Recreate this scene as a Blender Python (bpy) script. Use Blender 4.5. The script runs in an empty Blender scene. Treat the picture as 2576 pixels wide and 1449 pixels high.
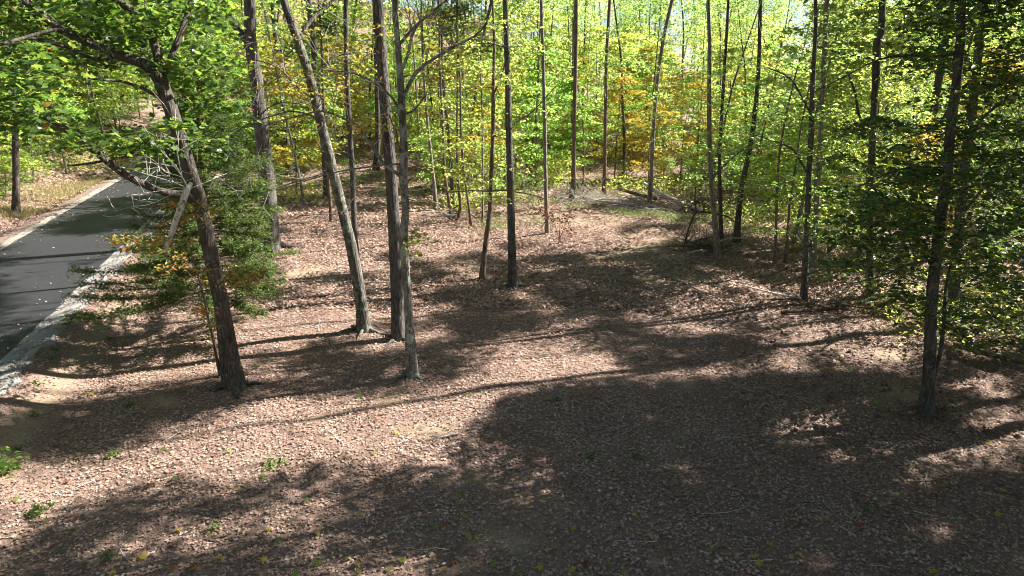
import bpy, math, random
import numpy as np
from mathutils import Vector
random.seed(7)
rng = np.random.default_rng(7)
R = math.radians
sc = bpy.context.scene
COL = sc.collection

# ------------------------------------------------------------------ camera, sky, sun, exposure
CAM_H, PITCH = 6.5, 17.0
PW, PH, FPX = 2576.0, 1449.0, 1753.0           # measuring frame of the photograph
cam_d = bpy.data.cameras.new('camera')
cam = bpy.data.objects.new('camera', cam_d); COL.objects.link(cam)
cam.location = (0, 0, CAM_H); cam.rotation_euler = (R(90 - PITCH), 0, 0)
cam_d.sensor_width = 36.0; cam_d.lens = 36.0 * FPX / PW
cam_d.clip_start = 0.1; cam_d.clip_end = 4000
sc.camera = cam
SUN_EL, SUN_DX, SUN_DY = R(39), 0.935, 0.355    # direction towards the sun, from above
n_ = math.hypot(SUN_DX, SUN_DY); SUN_DX /= n_; SUN_DY /= n_
TO_SUN = np.array([SUN_DX * math.cos(SUN_EL), SUN_DY * math.cos(SUN_EL), math.sin(SUN_EL)])
world = bpy.data.worlds.new('World'); sc.world = world; world.use_nodes = True
wn = world.node_tree.nodes; wl = world.node_tree.links; wn.clear()
sky = wn.new('ShaderNodeTexSky'); sky.sky_type = 'NISHITA'; sky.sun_disc = False
sky.sun_elevation = SUN_EL; sky.sun_rotation = math.atan2(SUN_DX, SUN_DY)
sky.air_density = 0.65; sky.dust_density = 0.8; sky.ozone_density = 1.0
bg = wn.new('ShaderNodeBackground'); bg.inputs[1].default_value = 0.05
wo = wn.new('ShaderNodeOutputWorld'); wl.new(sky.outputs[0], bg.inputs[0]); wl.new(bg.outputs[0], wo.inputs[0])
sun_d = bpy.data.lights.new('sun', 'SUN'); sun_d.energy = 5.0; sun_d.angle = R(0.53); sun_d.color = (1.0, 0.965, 0.91)
sun = bpy.data.objects.new('sun', sun_d); COL.objects.link(sun)
sun.rotation_euler = Vector(TO_SUN).to_track_quat('Z', 'Y').to_euler(); sun.location = (40, 15, 40)
vs = sc.view_settings
sc.display_settings.display_device = 'sRGB'
vs.view_transform = 'Standard'; vs.look = 'None'; vs.gamma = 1.0; vs.use_curve_mapping = False
vs.exposure = 1.95
sc.render.engine = 'CYCLES'
cy = sc.cycles
cy.max_bounces = 8; cy.diffuse_bounces = 4; cy.glossy_bounces = 2; cy.transmission_bounces = 6; cy.transparent_max_bounces = 4
cy.caustics_reflective = False; cy.caustics_refractive = False
cy.use_denoising = True; cy.filter_width = 1.0

# ------------------------------------------------------------------ terrain and pixel <-> ground helpers
def sstep(a, b, x):
    t = np.clip((x - a) / (b - a), 0, 1); return t * t * (3 - 2 * t)
def road_xc(y):
    y = np.asarray(y, float)
    return -16.95 - 0.29 * (y - 26) + 0.017 * np.clip(y - 52, 0, 60) ** 2
def road_d(x, y): return (x - road_xc(y)) * 0.96
def hill(x, y):
    left = 1 - sstep(-8, 26, x)
    return np.clip(y - 44, 0, 130) * (0.03 + 0.085 * left) + np.clip(y - 58, 0, 40) * 0.05 * left
def terrain(x, y, under=False):
    x = np.asarray(x, float); y = np.asarray(y, float)
    z = 0.05 * np.sin(x * .9 + 1.3 * np.sin(y * .37)) * np.sin(y * .71 + .8) + 0.03 * np.sin(x * 2.3 + y * 1.1) * np.sin(y * 1.9 - x * .7)
    z = z + 0.10 * np.sin(x * .21 + 2) * np.sin(y * .17)
    # rough, dug-over ground at the right edge
    rough = sstep(7.5, 12, x) * (1 - sstep(26, 32, y))
    z = z + rough * (0.10 * np.sin(x * 2.9 + y * 1.7) * np.sin(y * 2.7 - x) + 0.07 * np.sin(5.1 * x) * np.sin(4.3 * y + x))
    d = road_d(x, y)
    road = 0.34 - 0.0 * d
    berm = road + 0.10 * np.exp(-((d - 2.75) / .45) ** 2) + 0.05 * np.exp(-((d + 2.5) / .3) ** 2) + 0.03 * np.sin(y * 3.1) * np.exp(-((d - 2.9) / .6) ** 2)
    bank = road - 0.12 * np.exp(-((d + 3.6) / .6) ** 2) + 1.5 * sstep(3.6, 9, -d) + 0.16 * np.clip(-d - 7, 0, 60)
    right = berm * (1 - sstep(2.6, 4.4, d)) + z * sstep(2.6, 4.4, d)
    out = np.where(d > 0, right, np.where(d > -3.2, berm, bank + z * sstep(3.2, 6, -d)))
    if under: out = out - 0.12 * (np.abs(d) < 1.9)
    return out + hill(x, y)
P_ = R(PITCH)
FW = np.array([0, math.cos(P_), -math.sin(P_)]); UP = np.array([0, math.sin(P_), math.cos(P_)]); RT = np.array([1., 0, 0])
C0 = np.array([0, 0, CAM_H])
def ray(px, py): return FW + RT * ((px - PW / 2) / FPX) - UP * ((py - PH / 2) / FPX)
_ts = np.concatenate([np.arange(5, 60, .25), np.arange(60, 260, 1.)])
def at(px, py):
    """ground point seen at that place of the photograph"""
    d = ray(px, py); p = C0 + _ts[:, None] * d
    below = p[:, 2] < terrain(p[:, 0], p[:, 1])
    i = int(np.argmax(below)) if below.any() else len(_ts) - 1
    a, b = _ts[max(i - 1, 0)], _ts[i]
    for _ in range(18):
        m = .5 * (a + b); q = C0 + m * d
        if q[2] < terrain(q[0], q[1]): b = m
        else: a = m
    return C0 + b * d
def atY(px, py, Y):
    d = ray(px, py); return C0 + d * (Y / d[1])
def proj(p):
    q = np.atleast_2d(p) - C0
    dep = np.maximum(q @ FW, 1e-3)
    return PW / 2 + FPX * (q @ RT) / dep, PH / 2 - FPX * (q @ UP) / dep, q @ FW
def in_poly(px, py, poly):
    n = len(poly); c = np.zeros(np.shape(px), bool); j = n - 1
    for i in range(n):
        xi, yi = poly[i]; xj, yj = poly[j]
        if yi != yj: c ^= ((yi > py) != (yj > py)) & (px < (xj - xi) * (py - yi) / (yj - yi) + xi)
        j = i
    return c
# shade wanted on each stretch of ground; crown leaves are set to cast it (1 = closed, 0 = open)
SHADE = [
 (.00, [(0,840),(120,800),(250,750),(260,790),(110,960),(0,1030)]),
 (.00, [(640,1000),(960,1000),(1080,985),(1240,985),(1235,1050),(1230,1120),(1150,1190),(950,1160),(700,1185),(560,1215),(500,1120),(570,1015)]),
 (.04, [(0,1160),(200,1150),(420,1070),(560,1010),(640,1180),(350,1240),(120,1310),(60,1350),(0,1380)]),
 (.00, [(100,980),(560,900),(560,940),(330,985),(120,1040)]),
 (.00, [(210,800),(560,770),(900,760),(880,825),(560,868),(250,900),(120,900)]),
 (.00, [(1090,950),(1260,925),(1540,900),(1560,960),(1400,978),(1300,1000),(1060,990)]),
 (.05, [(1075,858),(1290,862),(1480,870),(1545,880),(1540,905),(1200,905)]),
 (.05, [(690,640),(860,640),(880,690),(700,700)]),
 (.06, [(700,530),(960,530),(1160,560),(1200,620),(1000,640),(700,640)]),
 (.03, [(1390,480),(1600,480),(1800,520),(1750,560),(1640,630),(1420,640),(1390,600)]),
 (.15, [(1600,722),(1932,700),(2300,690),(2180,770),(1900,760),(1640,756)]),
 (.15, [(1640,789),(1915,785),(1915,820),(1640,825)]),
 (.05, [(1340,809),(1473,805),(1480,856),(1345,856)]),
 (.10, [(1670,922),(1740,922),(1930,915),(1935,950),(1740,966),(1670,962)]),
 (.10, [(1930,800),(2250,790),(2330,850),(2312,940),(2130,940),(2060,880),(1920,850)]),
 (.30, [(1144,1274),(1288,1260),(1300,1400),(1150,1420)]),
 (.45, [(924,1370),(1044,1370),(1050,1440),(920,1440)]),
 (.50, [(1250,1110),(1440,1110),(1440,1350),(1290,1350)]),
 (.35, [(1478,1295),(1640,1295),(1640,1355),(1478,1355)]),
 (.40, [(1628,1385),(1745,1385),(1745,1500),(1628,1500)]),
 (.50, [(2347,924),(2576,930),(2576,1080),(2380,1060)]),
 (.60, [(2380,1095),(2576,1095),(2576,1165),(2380,1165)]),
 (1.0, [(1238,1056),(1300,1008),(1413,984),(1548,974),(1608,966),(1700,968),(1932,958),(2100,945),(2340,945),(2576,900),(2576,1500),(1280,1500),(1280,1350),(1250,1110)]),
 (.85, [(1548,849),(1680,845),(1800,850),(1940,840),(1930,912),(1680,920),(1560,940)]),
 (.92, [(0,1060),(350,1000),(590,955),(590,990),(400,1060),(150,1150),(0,1150)]),
 (.7, [(620,895),(1050,880),(1050,985),(650,998)]),
 (.80, [(1044,874),(1184,874),(1190,945),(1044,950)]),
 (.95, [(1134,800),(1219,800),(1225,856),(1140,856)]),
 (.64, [(1040,730),(1288,724),(1600,724),(1590,845),(1300,845),(1040,800)]),
 (.56, [(1060,640),(1650,640),(1650,724),(1060,724)]),
 (.75, [(1600,590),(1880,590),(1880,690),(1650,690)]),
 (.88, [(60,1345),(350,1250),(644,1220),(944,1172),(1140,1215),(1200,1270),(1144,1330),(940,1360),(800,1500),(0,1500),(0,1390)]),
 (.75, [(800,1320),(1280,1320),(1280,1500),(800,1500)]),
 (.60, [(690,515),(1060,515),(1060,530),(700,530)]),
 (.05, [(0,590),(300,590),(250,760),(120,830),(0,700)]),
 (.70, [(130,590),(420,380),(430,480),(300,590)]),
]
for cx_, cy_, r_ in [(2330,1200,45),(1640,1060,42),(2480,1400,50),(1920,1180,42),(1960,1062,60),(2090,1125,55),(1720,1190,62),(2150,1025,50),(2430,1125,60),(1590,1190,58),(1850,1270,55),(2230,1240,55),(2380,1330,60),(2060,1400,62),(1560,1430,60),(500,1340,60),(700,1290,55),(300,1400,60),(820,1400,62),(1330,1200,70),(2250,1120,48),(1800,1330,40)]:  # gaps put into the crowns so that sun flecks reach the shaded ground
    SHADE.insert(0, (.0, [(cx_ + 2.2 * r_ * f_ * math.cos(t_), cy_ + 1.1 * r_ * f_ * math.sin(t_)) for t_, f_ in zip(np.arange(8) * .785, (1, .7, 1.1, .8, 1, .6, 1.2, .8))]))
BOXES = [(v_, p_, min(q[0] for q in p_), max(q[0] for q in p_), min(q[1] for q in p_), max(q[1] for q in p_)) for v_, p_ in SHADE]
def shade_at(px, py):
    if py > 1500: return .75
    if py < 420: return .6
    if px > 2576: return .65
    for v, poly, x0, x1, y0, y1 in BOXES:
        if px < x0 or px > x1 or py < y0 or py > y1: continue
        c, j = False, len(poly) - 1
        for i in range(len(poly)):
            xi, yi = poly[i]; xj, yj = poly[j]
            if (yi > py) != (yj > py) and px < (xj - xi) * (py - yi) / (yj - yi) + xi: c = not c
            j = i
        if c: return v
    if px < 0: return .4
    return .38 if py < 700 else .3
def shadow_px(p):
    t = (p[2] - 0.1) / TO_SUN[2]; g = p - TO_SUN * t
    if g[1] < 2: return 9e3, 9e3
    x, y, _ = proj(g); return float(x[0]), float(y[0])

# ------------------------------------------------------------------ mesh helpers
class MB:
    def __init__(s): s.v = []; s.f = []; s.a = []; s.n = 0
    def add(s, v, f, a=None):
        v = np.asarray(v, float).reshape(-1, 3); f = np.asarray(f, int)
        s.v.append(v); s.f.append(f + s.n); s.n += len(v)
        s.a.append(np.full(len(f), rng.random()) if a is None else np.asarray(a, float))
    def mesh(s, name, mat, smooth=False, origin=None):
        me = bpy.data.meshes.new(name)
        if s.n:
            v = np.concatenate(s.v)
            if origin is not None: v = v - np.asarray(origin)
            lens = np.concatenate([np.full(len(f), f.shape[1]) for f in s.f])
            loops = np.concatenate([f.ravel() for f in s.f]).astype(np.int32)
            starts = np.concatenate([[0], np.cumsum(lens)[:-1]]).astype(np.int32)
            me.vertices.add(len(v)); me.vertices.foreach_set('co', v.astype(np.float32).ravel())
            me.loops.add(len(loops)); me.loops.foreach_set('vertex_index', loops)
            me.polygons.add(len(lens)); me.polygons.foreach_set('loop_start', starts)
            at_ = me.attributes.new('rnd', 'FLOAT', 'FACE'); at_.data.foreach_set('value', np.concatenate(s.a).astype(np.float32))
            if smooth: me.polygons.foreach_set('use_smooth', np.ones(len(lens), bool))
            me.update(calc_edges=True)
        if mat: me.materials.append(mat)
        return me
def link(name, me, parent=None, loc=None):
    o = bpy.data.objects.new(name, me); COL.objects.link(o)
    if parent is not None: o.parent = parent
    if loc is not None: o.location = loc
    return o
def empty(name, loc, label=None, cat=None, group=None):
    o = bpy.data.objects.new(name, None); COL.objects.link(o); o.location = loc; o.empty_display_size = .3
    tag(o, label, cat, group); return o
def tag(o, label=None, cat=None, group=None, kind=None):
    if label: o['label'] = label
    if cat: o['category'] = cat
    if group: o['group'] = group
    if kind: o['kind'] = kind
    return o
def catmull(pts, step):
    pts = np.asarray(pts, float)
    if len(pts) < 3:
        n = max(2, int(np.linalg.norm(pts[1, :3] - pts[0, :3]) / step) + 1)
        t = np.linspace(0, 1, n)[:, None]; return pts[0] * (1 - t) + pts[1] * t
    P = np.vstack([2 * pts[0] - pts[1], pts, 2 * pts[-1] - pts[-2]]); out = []
    for i in range(1, len(P) - 2):
        p0, p1, p2, p3 = P[i - 1], P[i], P[i + 1], P[i + 2]
        n = max(1, int(np.linalg.norm(p2[:3] - p1[:3]) / step))
        for k in range(n):
            t = k / n
            out.append(.5 * (2 * p1 + (p2 - p0) * t + (2 * p0 - 5 * p1 + 4 * p2 - p3) * t * t + (3 * p1 - p0 - 3 * p2 + p3) * t ** 3))
    out.append(P[-2]); return np.array(out)
def tube(mb, path, rad, sides=8, rough=0., flare=0., a=None, cap=True, knots=0):
    path = np.asarray(path, float); rad = np.asarray(rad, float); n = len(path)
    tg = np.gradient(path, axis=0); tg /= np.linalg.norm(tg, axis=1)[:, None] + 1e-9
    ref = np.array([1., 0, 0]) if abs(tg[0, 0]) < .8 else np.array([0, 1., 0])
    u = ref - tg * (tg @ ref)[:, None]; u /= np.linalg.norm(u, axis=1)[:, None] + 1e-9
    w = np.cross(tg, u)
    th = np.arange(sides) / sides * 2 * math.pi
    rr = np.repeat(rad[:, None], sides, 1)
    if rough:
        ns = rng.normal(0, 1, (n, sides)); ns = (ns + np.roll(ns, 1, 0) + np.roll(ns, 1, 1) * .5) / 2.2
        rr = rr * (1 + rough * ns)
    for _ in range(knots):
        i = rng.integers(2, n - 1); k = rng.integers(0, sides); rr[i, k] *= 1.25; rr[i, (k + 1) % sides] *= 1.15
    if flare:
        h = np.concatenate([[0], np.cumsum(np.linalg.norm(np.diff(path, axis=0), axis=1))])
        ph = rng.random() * 6.28
        lob = .55 + .45 * np.cos(th * 4 + ph) + .25 * np.cos(th * 3 - ph)
        hh = np.clip(h - .35, 0, None)
        rr = rr * (1 + flare * np.exp(-hh / .22)[:, None] * np.clip(lob, .15, None)[None, :] + .25 * flare * np.exp(-hh / .9)[:, None])
    v = path[:, None, :] + rr[:, :, None] * (np.cos(th)[None, :, None] * u[:, None, :] + np.sin(th)[None, :, None] * w[:, None, :])
    i = np.arange(n - 1)[:, None] * sides; j = np.arange(sides)[None, :]; j2 = (j + 1) % sides
    f = np.stack([i + j, i + j2, i + sides + j2, i + sides + j], -1).reshape(-1, 4)
    mb.add(v, f, None if a is None else np.full(len(f), a))
    if cap:
        k0 = (n - 1) * sides; c = path[-1] + tg[-1] * rad[-1] * .5
        base = np.vstack([v[-1], c[None]])
        mb.add(base, np.stack([np.arange(sides), (np.arange(sides) + 1) % sides, np.full(sides, sides)], -1), None if a is None else np.full(sides, a))
# leaf shapes, as (side, along) outlines
LOBED = np.array([(0,0),(.30,-.02),(.26,.20),(.52,.42),(.22,.50),(0,1.0),(-.22,.50),(-.52,.42),(-.26,.20),(-.30,-.02)])
OAK = np.array([(0,0),(.16,.14),(.34,.34),(.17,.46),(.36,.66),(.13,.78),(0,1.0),(-.13,.78),(-.36,.66),(-.17,.46),(-.34,.34),(-.16,.14)])
def leaves(mb, c, size, tilt=.5, up=None, shape='kite', aspect=.62, a=None, droop=.15, yaw=None, fold=.16):
    c = np.asarray(c, float); n = len(c)
    if n == 0: return
    size = np.broadcast_to(size, n)
    yaw = rng.random(n) * 2 * math.pi if yaw is None else yaw
    nrm = np.stack([rng.normal(0, tilt, n), rng.normal(0, tilt, n), np.ones(n)], -1)
    if up is not None: nrm += up
    nrm /= np.linalg.norm(nrm, axis=1)[:, None]
    d = np.stack([np.cos(yaw), np.sin(yaw), np.zeros(n)], -1)
    u = d - nrm * np.sum(d * nrm, 1)[:, None]; u /= np.linalg.norm(u, axis=1)[:, None] + 1e-9
    v = np.cross(nrm, u); s = size[:, None]
    a = rng.random(n) if a is None else np.asarray(a, float)
    if shape == 'kite':
        w = s * aspect * .5
        fo = fold * s
        V = np.stack([c, c + .45 * s * u + w * v + fo * nrm, c + s * u - droop * s * nrm, c + .45 * s * u - w * v + fo * nrm], 1).reshape(-1, 3)
        b = np.arange(n)[:, None] * 4
        F = np.stack([b + [0, 2, 1], b + [0, 3, 2]], 1).reshape(-1, 3)
        mb.add(V, F, np.repeat(a, 2))
    else:
        T = LOBED if shape == 'lobed' else OAK
        k = len(T); curl = rng.normal(.1, .22, n)[:, None]
        side = T[:, 0] * aspect / .62; al = T[:, 1]
        V = c[:, None, :] + s[:, None, :] * (side[None, :, None] * v[:, None, :] + (al - .4)[None, :, None] * u[:, None, :]) \
            + (size[:, None] * (curl * (side ** 2 * 2.2 + (al - .4) ** 2)[None, :] + rng.normal(0, .03, (n, k))))[:, :, None] * nrm[:, None, :]
        V = np.concatenate([V, c[:, None, :]], 1).reshape(-1, 3)
        b = np.arange(n)[:, None, None] * (k + 1)
        i = np.arange(k); tri = np.stack([i, (i + 1) % k, np.full(k, k)], -1)[None]
        mb.add(V, (b + tri).reshape(-1, 3), np.repeat(a, k))

# ------------------------------------------------------------------ materials
def new_mat(name):
    m = bpy.data.materials.new(name); m.use_nodes = True; nt = m.node_tree; nt.nodes.clear()
    out = nt.nodes.new('ShaderNodeOutputMaterial'); return m, nt, out
def ramp(nt, stops, fac=None, interp='LINEAR'):
    r = nt.nodes.new('ShaderNodeValToRGB'); r.color_ramp.interpolation = interp
    e = r.color_ramp.elements
    while len(e) < len(stops): e.new(.5)
    for k, (p, c) in enumerate(stops): e[k].position = p; e[k].color = (*c, 1)
    if fac is not None: nt.links.new(fac, r.inputs[0])
    return r.outputs[0]
def noise(nt, scale, detail=4, vec=None, rough=.55, dist=0):
    t = nt.nodes.new('ShaderNodeTexNoise'); t.inputs['Scale'].default_value = scale; t.inputs['Detail'].default_value = detail
    t.inputs['Roughness'].default_value = rough; t.inputs['Distortion'].default_value = dist
    if vec is not None: nt.links.new(vec, t.inputs['Vector'])
    return t
def coords(nt, kind='Object', scale=None):
    t = nt.nodes.new('ShaderNodeTexCoord'); o = t.outputs[kind]
    if scale:
        m = nt.nodes.new('ShaderNodeMapping'); m.inputs['Scale'].default_value = scale; nt.links.new(o, m.inputs[0]); o = m.outputs[0]
    return o
def mix(nt, fac, a, b, mode='MIX'):
    m = nt.nodes.new('ShaderNodeMix'); m.data_type = 'RGBA'; m.blend_type = mode
    for s, v in ((m.inputs[0], fac), (m.inputs[6], a), (m.inputs[7], b)):
        if hasattr(v, 'is_linked'): nt.links.new(v, s)
        elif isinstance(v, (int, float)): s.default_value = v if s == m.inputs[0] else (v, v, v, 1)
        else: s.default_value = (*v, 1)
    return m.outputs[2]
def attr(nt, name='rnd'):
    n = nt.nodes.new('ShaderNodeAttribute'); n.attribute_name = name; return n.outputs['Fac']
def math_n(nt, op, a, b=0.):
    m = nt.nodes.new('ShaderNodeMath'); m.operation = op
    for s, v in ((m.inputs[0], a), (m.inputs[1], b)):
        if hasattr(v, 'is_linked'): nt.links.new(v, s)
        else: s.default_value = v
    return m.outputs[0]
def leaf_mat(name, stops, tstops, tmix=.5, rough=.45, hue=.03, spec=.35, treevar=.5, vamp=.5, tvar=0.):
    m, nt, out = new_mat(name)
    oi = nt.nodes.new('ShaderNodeObjectInfo')
    a = attr(nt)
    fac = math_n(nt, 'ADD', math_n(nt, 'MULTIPLY', a, 1 - treevar), math_n(nt, 'MULTIPLY', oi.outputs['Random'], treevar))
    if treevar == 0: fac = a
    def tone(c):
        h = nt.nodes.new('ShaderNodeHueSaturation'); nt.links.new(c, h.inputs['Color'])
        nt.links.new(math_n(nt, 'ADD', math_n(nt, 'MULTIPLY', oi.outputs['Random'], hue), .5 - hue / 2), h.inputs['Hue'])
        v = math_n(nt, 'ADD', math_n(nt, 'MULTIPLY', a, vamp), 1 - vamp / 2)
        if tvar: v = math_n(nt, 'MULTIPLY', v, math_n(nt, 'ADD', math_n(nt, 'MULTIPLY', oi.outputs['Random'], tvar), 1 - tvar * .42))
        nt.links.new(v, h.inputs['Value'])
        return h.outputs[0]
    p = nt.nodes.new('ShaderNodeBsdfPrincipled'); p.inputs['Roughness'].default_value = rough
    p.inputs['Specular IOR Level'].default_value = spec
    nt.links.new(tone(ramp(nt, stops, fac)), p.inputs['Base Color'])
    t = nt.nodes.new('ShaderNodeBsdfTranslucent'); nt.links.new(tone(ramp(nt, tstops, fac)), t.inputs['Color'])
    s = nt.nodes.new('ShaderNodeMixShader'); s.inputs[0].default_value = tmix
    nt.links.new(p.outputs[0], s.inputs[1]); nt.links.new(t.outputs[0], s.inputs[2]); nt.links.new(s.outputs[0], out.inputs[0])
    return m
def bark_mat(name, dark, light, lichen=None, lichen_amt=.5, scale=9., bump=.6):
    m, nt, out = new_mat(name)
    co = coords(nt, 'Object', (1, 1, .16)); co2 = coords(nt, 'Object')
    n1 = noise(nt, scale, 6, co, .65, .6); n2 = noise(nt, scale * 3.2, 4, co, .6)
    vo = nt.nodes.new('ShaderNodeTexVoronoi'); vo.feature = 'DISTANCE_TO_EDGE'; vo.inputs['Scale'].default_value = scale * 1.8
    nt.links.new(co, vo.inputs['Vector'])
    h = math_n(nt, 'ADD', math_n(nt, 'MULTIPLY', n1.outputs[0], .7), math_n(nt, 'MULTIPLY', math_n(nt, 'MINIMUM', vo.outputs[0], .22), 1.6))
    c = ramp(nt, [(.34, dark), (.72, light)], h)
    c = mix(nt, ramp(nt, [(.35, (0, 0, 0)), (.7, (.55, .55, .55))], n2.outputs[0]), c, tuple(x * .55 for x in dark))
    big = noise(nt, 1.3, 3, co2)
    c = mix(nt, ramp(nt, [(.35, (0, 0, 0)), (.75, (.45, .45, .45))], big.outputs[0]), c, tuple(min(1, x * 1.35) for x in light))
    if lichen:
        l = noise(nt, 5.5, 5, co2, .7, .3)
        lo = .66 - .22 * lichen_amt
        c = mix(nt, ramp(nt, [(lo, (0, 0, 0)), (lo + .07, (.8, .8, .8))], l.outputs[0]), c, lichen)
    p = nt.nodes.new('ShaderNodeBsdfPrincipled'); p.inputs['Roughness'].default_value = .9; p.inputs['Specular IOR Level'].default_value = .15
    nt.links.new(c, p.inputs['Base Color'])
    b = nt.nodes.new('ShaderNodeBump'); b.inputs['Strength'].default_value = bump; b.inputs['Distance'].default_value = .04
    nt.links.new(h, b.inputs['Height']); nt.links.new(b.outputs[0], p.inputs['Normal'])
    nt.links.new(p.outputs[0], out.inputs[0]); return m
M = {}
M['bark_oak'] = bark_mat('bark_oak', (.03, .024, .02), (.12, .102, .085), (.18, .195, .155), .3)
M['bark_lichen'] = bark_mat('bark_lichen', (.05, .045, .037), (.16, .145, .12), (.235, .25, .195), .7, 8, .6)
M['bark_grey'] = bark_mat('bark_grey', (.04, .036, .033), (.15, .135, .12), (.2, .2, .17), .2)
M['bark_pale'] = bark_mat('bark_pale', (.09, .08, .07), (.25, .225, .19), (.3, .3, .26), .4, 8, .4)
M['bark_beech'] = bark_mat('bark_beech', (.042, .038, .032), (.11, .102, .086), (.15, .165, .13), .4, 6, .25)
M['bark_brown'] = bark_mat('bark_brown', (.07, .05, .035), (.22, .17, .125), None, 0, 10, .5)
M['dead'] = bark_mat('dead_wood', (.30, .275, .245), (.66, .62, .56), None, 0, 10, .3)
M['twig'] = bark_mat('twig_bark', (.08, .068, .056), (.24, .215, .18), None, 0, 14, .2)
M['twig_pale'] = bark_mat('pale_twig', (.14, .125, .105), (.36, .33, .285), None, 0, 14, .2)
M['bark_mottled'] = bark_mat('bark_mottled', (.06, .055, .046), (.20, .185, .158), (.31, .33, .275), .75, 8, .6)
M['rot'] = bark_mat('rotten_wood', (.045, .032, .022), (.16, .115, .08), (.12, .14, .07), .3, 8, .6)
M['leaf_oak'] = leaf_mat('leaf_oak', [(0, (.028, .062, .016)), (.6, (.06, .11, .028)), (.97, (.10, .15, .035)), (1, (.35, .10, .04))],
    [(0, (.13, .26, .03)), (.6, (.25, .40, .045)), (1, (.38, .44, .07))], .44, .36, .02, .55, 0.)
M['leaf_maple'] = leaf_mat('leaf_maple', [(0, (.085, .14, .035)), (.5, (.15, .19, .045)), (.85, (.25, .25, .055)), (1, (.34, .24, .05))],
    [(0, (.34, .50, .09)), (.5, (.54, .66, .13)), (.85, (.72, .70, .15)), (1, (.75, .54, .14))], .62, .5, .03, .3, .5, .5, .5)
M['leaf_green'] = leaf_mat('leaf_green', [(0, (.06, .12, .035)), (.6, (.12, .18, .045)), (1, (.18, .22, .05))],
    [(0, (.25, .46, .10)), (.6, (.42, .62, .13)), (1, (.60, .68, .15))], .6, .45, .04, .35, .5, .5, .6)
M['leaf_beech'] = leaf_mat('leaf_beech', [(0, (.045, .092, .038)), (.7, (.09, .15, .05)), (1, (.17, .17, .05))],
    [(0, (.10, .22, .026)), (.7, (.20, .34, .035)), (1, (.46, .44, .05))], .4, .4, .02, .4, 0.)
M['leaf_canopy'] = leaf_mat('leaf_canopy', [(0, (.03, .06, .02)), (.7, (.06, .10, .03)), (1, (.12, .13, .035))], [(0, (.06, .12, .02)), (1, (.14, .22, .035))], .22, .4, .02, .4, 0.)  # leaves of the high crowns, made less translucent so their shade stays dark
M['leaf_autumn'] = leaf_mat('leaf_autumn', [(0, (.11, .15, .04)), (.55, (.22, .22, .05)), (.8, (.34, .20, .05)), (1, (.36, .09, .04))],
    [(0, (.28, .40, .06)), (.55, (.52, .46, .08)), (.8, (.66, .36, .08)), (1, (.60, .14, .06))], .45, .4, .0, .4, 0.)
M['leaf_yellow'] = leaf_mat('leaf_yellow', [(0, (.22, .21, .04)), (.6, (.36, .30, .05)), (1, (.42, .24, .04))],
    [(0, (.50, .48, .06)), (.6, (.68, .56, .08)), (1, (.68, .40, .07))], .45, .5, .0, .3, 0.)
M['leaf_dead'] = leaf_mat('leaf_dead', [(0, (.10, .035, .02)), (1, (.24, .10, .05))], [(0, (.22, .06, .03)), (1, (.36, .14, .05))], .3, .6, 0, .2, 0.)
M['cedar'] = leaf_mat('cedar_leaf', [(0, (.055, .09, .034)), (.6, (.105, .145, .05)), (1, (.15, .19, .06))],
    [(0, (.13, .22, .04)), (1, (.28, .38, .07))], .4, .55, .0, .25, 0.)
M['grass'] = leaf_mat('green_plant', [(0, (.09, .14, .05)), (1, (.19, .23, .08))], [(0, (.20, .30, .08)), (1, (.36, .44, .12))], .45, .5, 0, .3, 0.)
M['dry_grass'] = leaf_mat('dry_grass', [(0, (.20, .16, .07)), (1, (.38, .33, .17))], [(0, (.3, .26, .1)), (1, (.5, .44, .2))], .4, .6, 0, .2, 0.)
M['litter'] = leaf_mat('leaf_litter', [(0, (.15, .078, .060)), (.18, (.25, .145, .112)), (.34, (.335, .215, .165)), (.5, (.40, .265, .215)), (.66, (.43, .325, .23)), (.82, (.47, .345, .285)), (.93, (.53, .43, .34)), (.96, (.36, .10, .05)), (1, (.46, .37, .12))],
    [(0, (.12, .06, .04)), (1, (.4, .24, .12))], .12, .6, 0., .25, 0., .12)
def ground_mat():
    m, nt, out = new_mat('forest_floor')
    co = coords(nt, 'Object')
    soil = attr(nt, 'soil')
    a = noise(nt, 14, 6, co, .7); b = noise(nt, 1.1, 4, co); g = noise(nt, 60, 3, co, .6)
    lit = ramp(nt, [(.28, (.12, .078, .06)), (.5, (.24, .16, .125)), (.68, (.36, .26, .20)), (.8, (.43, .32, .25))], a.outputs[0])
    lit = mix(nt, ramp(nt, [(.4, (0, 0, 0)), (.65, (.5, .5, .5))], b.outputs[0]), lit, (.23, .16, .13))
    so = ramp(nt, [(.3, (.26, .19, .125)), (.7, (.40, .305, .215))], b.outputs[0])
    so = mix(nt, ramp(nt, [(.45, (0, 0, 0)), (.62, (.55, .55, .55))], g.outputs[0]), so, (.15, .10, .06))
    jit = math_n(nt, 'ADD', soil, math_n(nt, 'MULTIPLY', math_n(nt, 'SUBTRACT', a.outputs[0], .5), .9))
    c = mix(nt, ramp(nt, [(.3, (0, 0, 0)), (.62, (1, 1, 1))], jit), lit, so)
    p = nt.nodes.new('ShaderNodeBsdfPrincipled'); p.inputs['Roughness'].default_value = .95; p.inputs['Specular IOR Level'].default_value = .1
    nt.links.new(c, p.inputs['Base Color'])
    bp = nt.nodes.new('ShaderNodeBump'); bp.inputs['Strength'].default_value = .8; bp.inputs['Distance'].default_value = .05
    nt.links.new(math_n(nt, 'ADD', a.outputs[0], math_n(nt, 'MULTIPLY', g.outputs[0], .4)), bp.inputs['Height']); nt.links.new(bp.outputs[0], p.inputs['Normal'])
    nt.links.new(p.outputs[0], out.inputs[0]); return m
M['ground'] = ground_mat()
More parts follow.
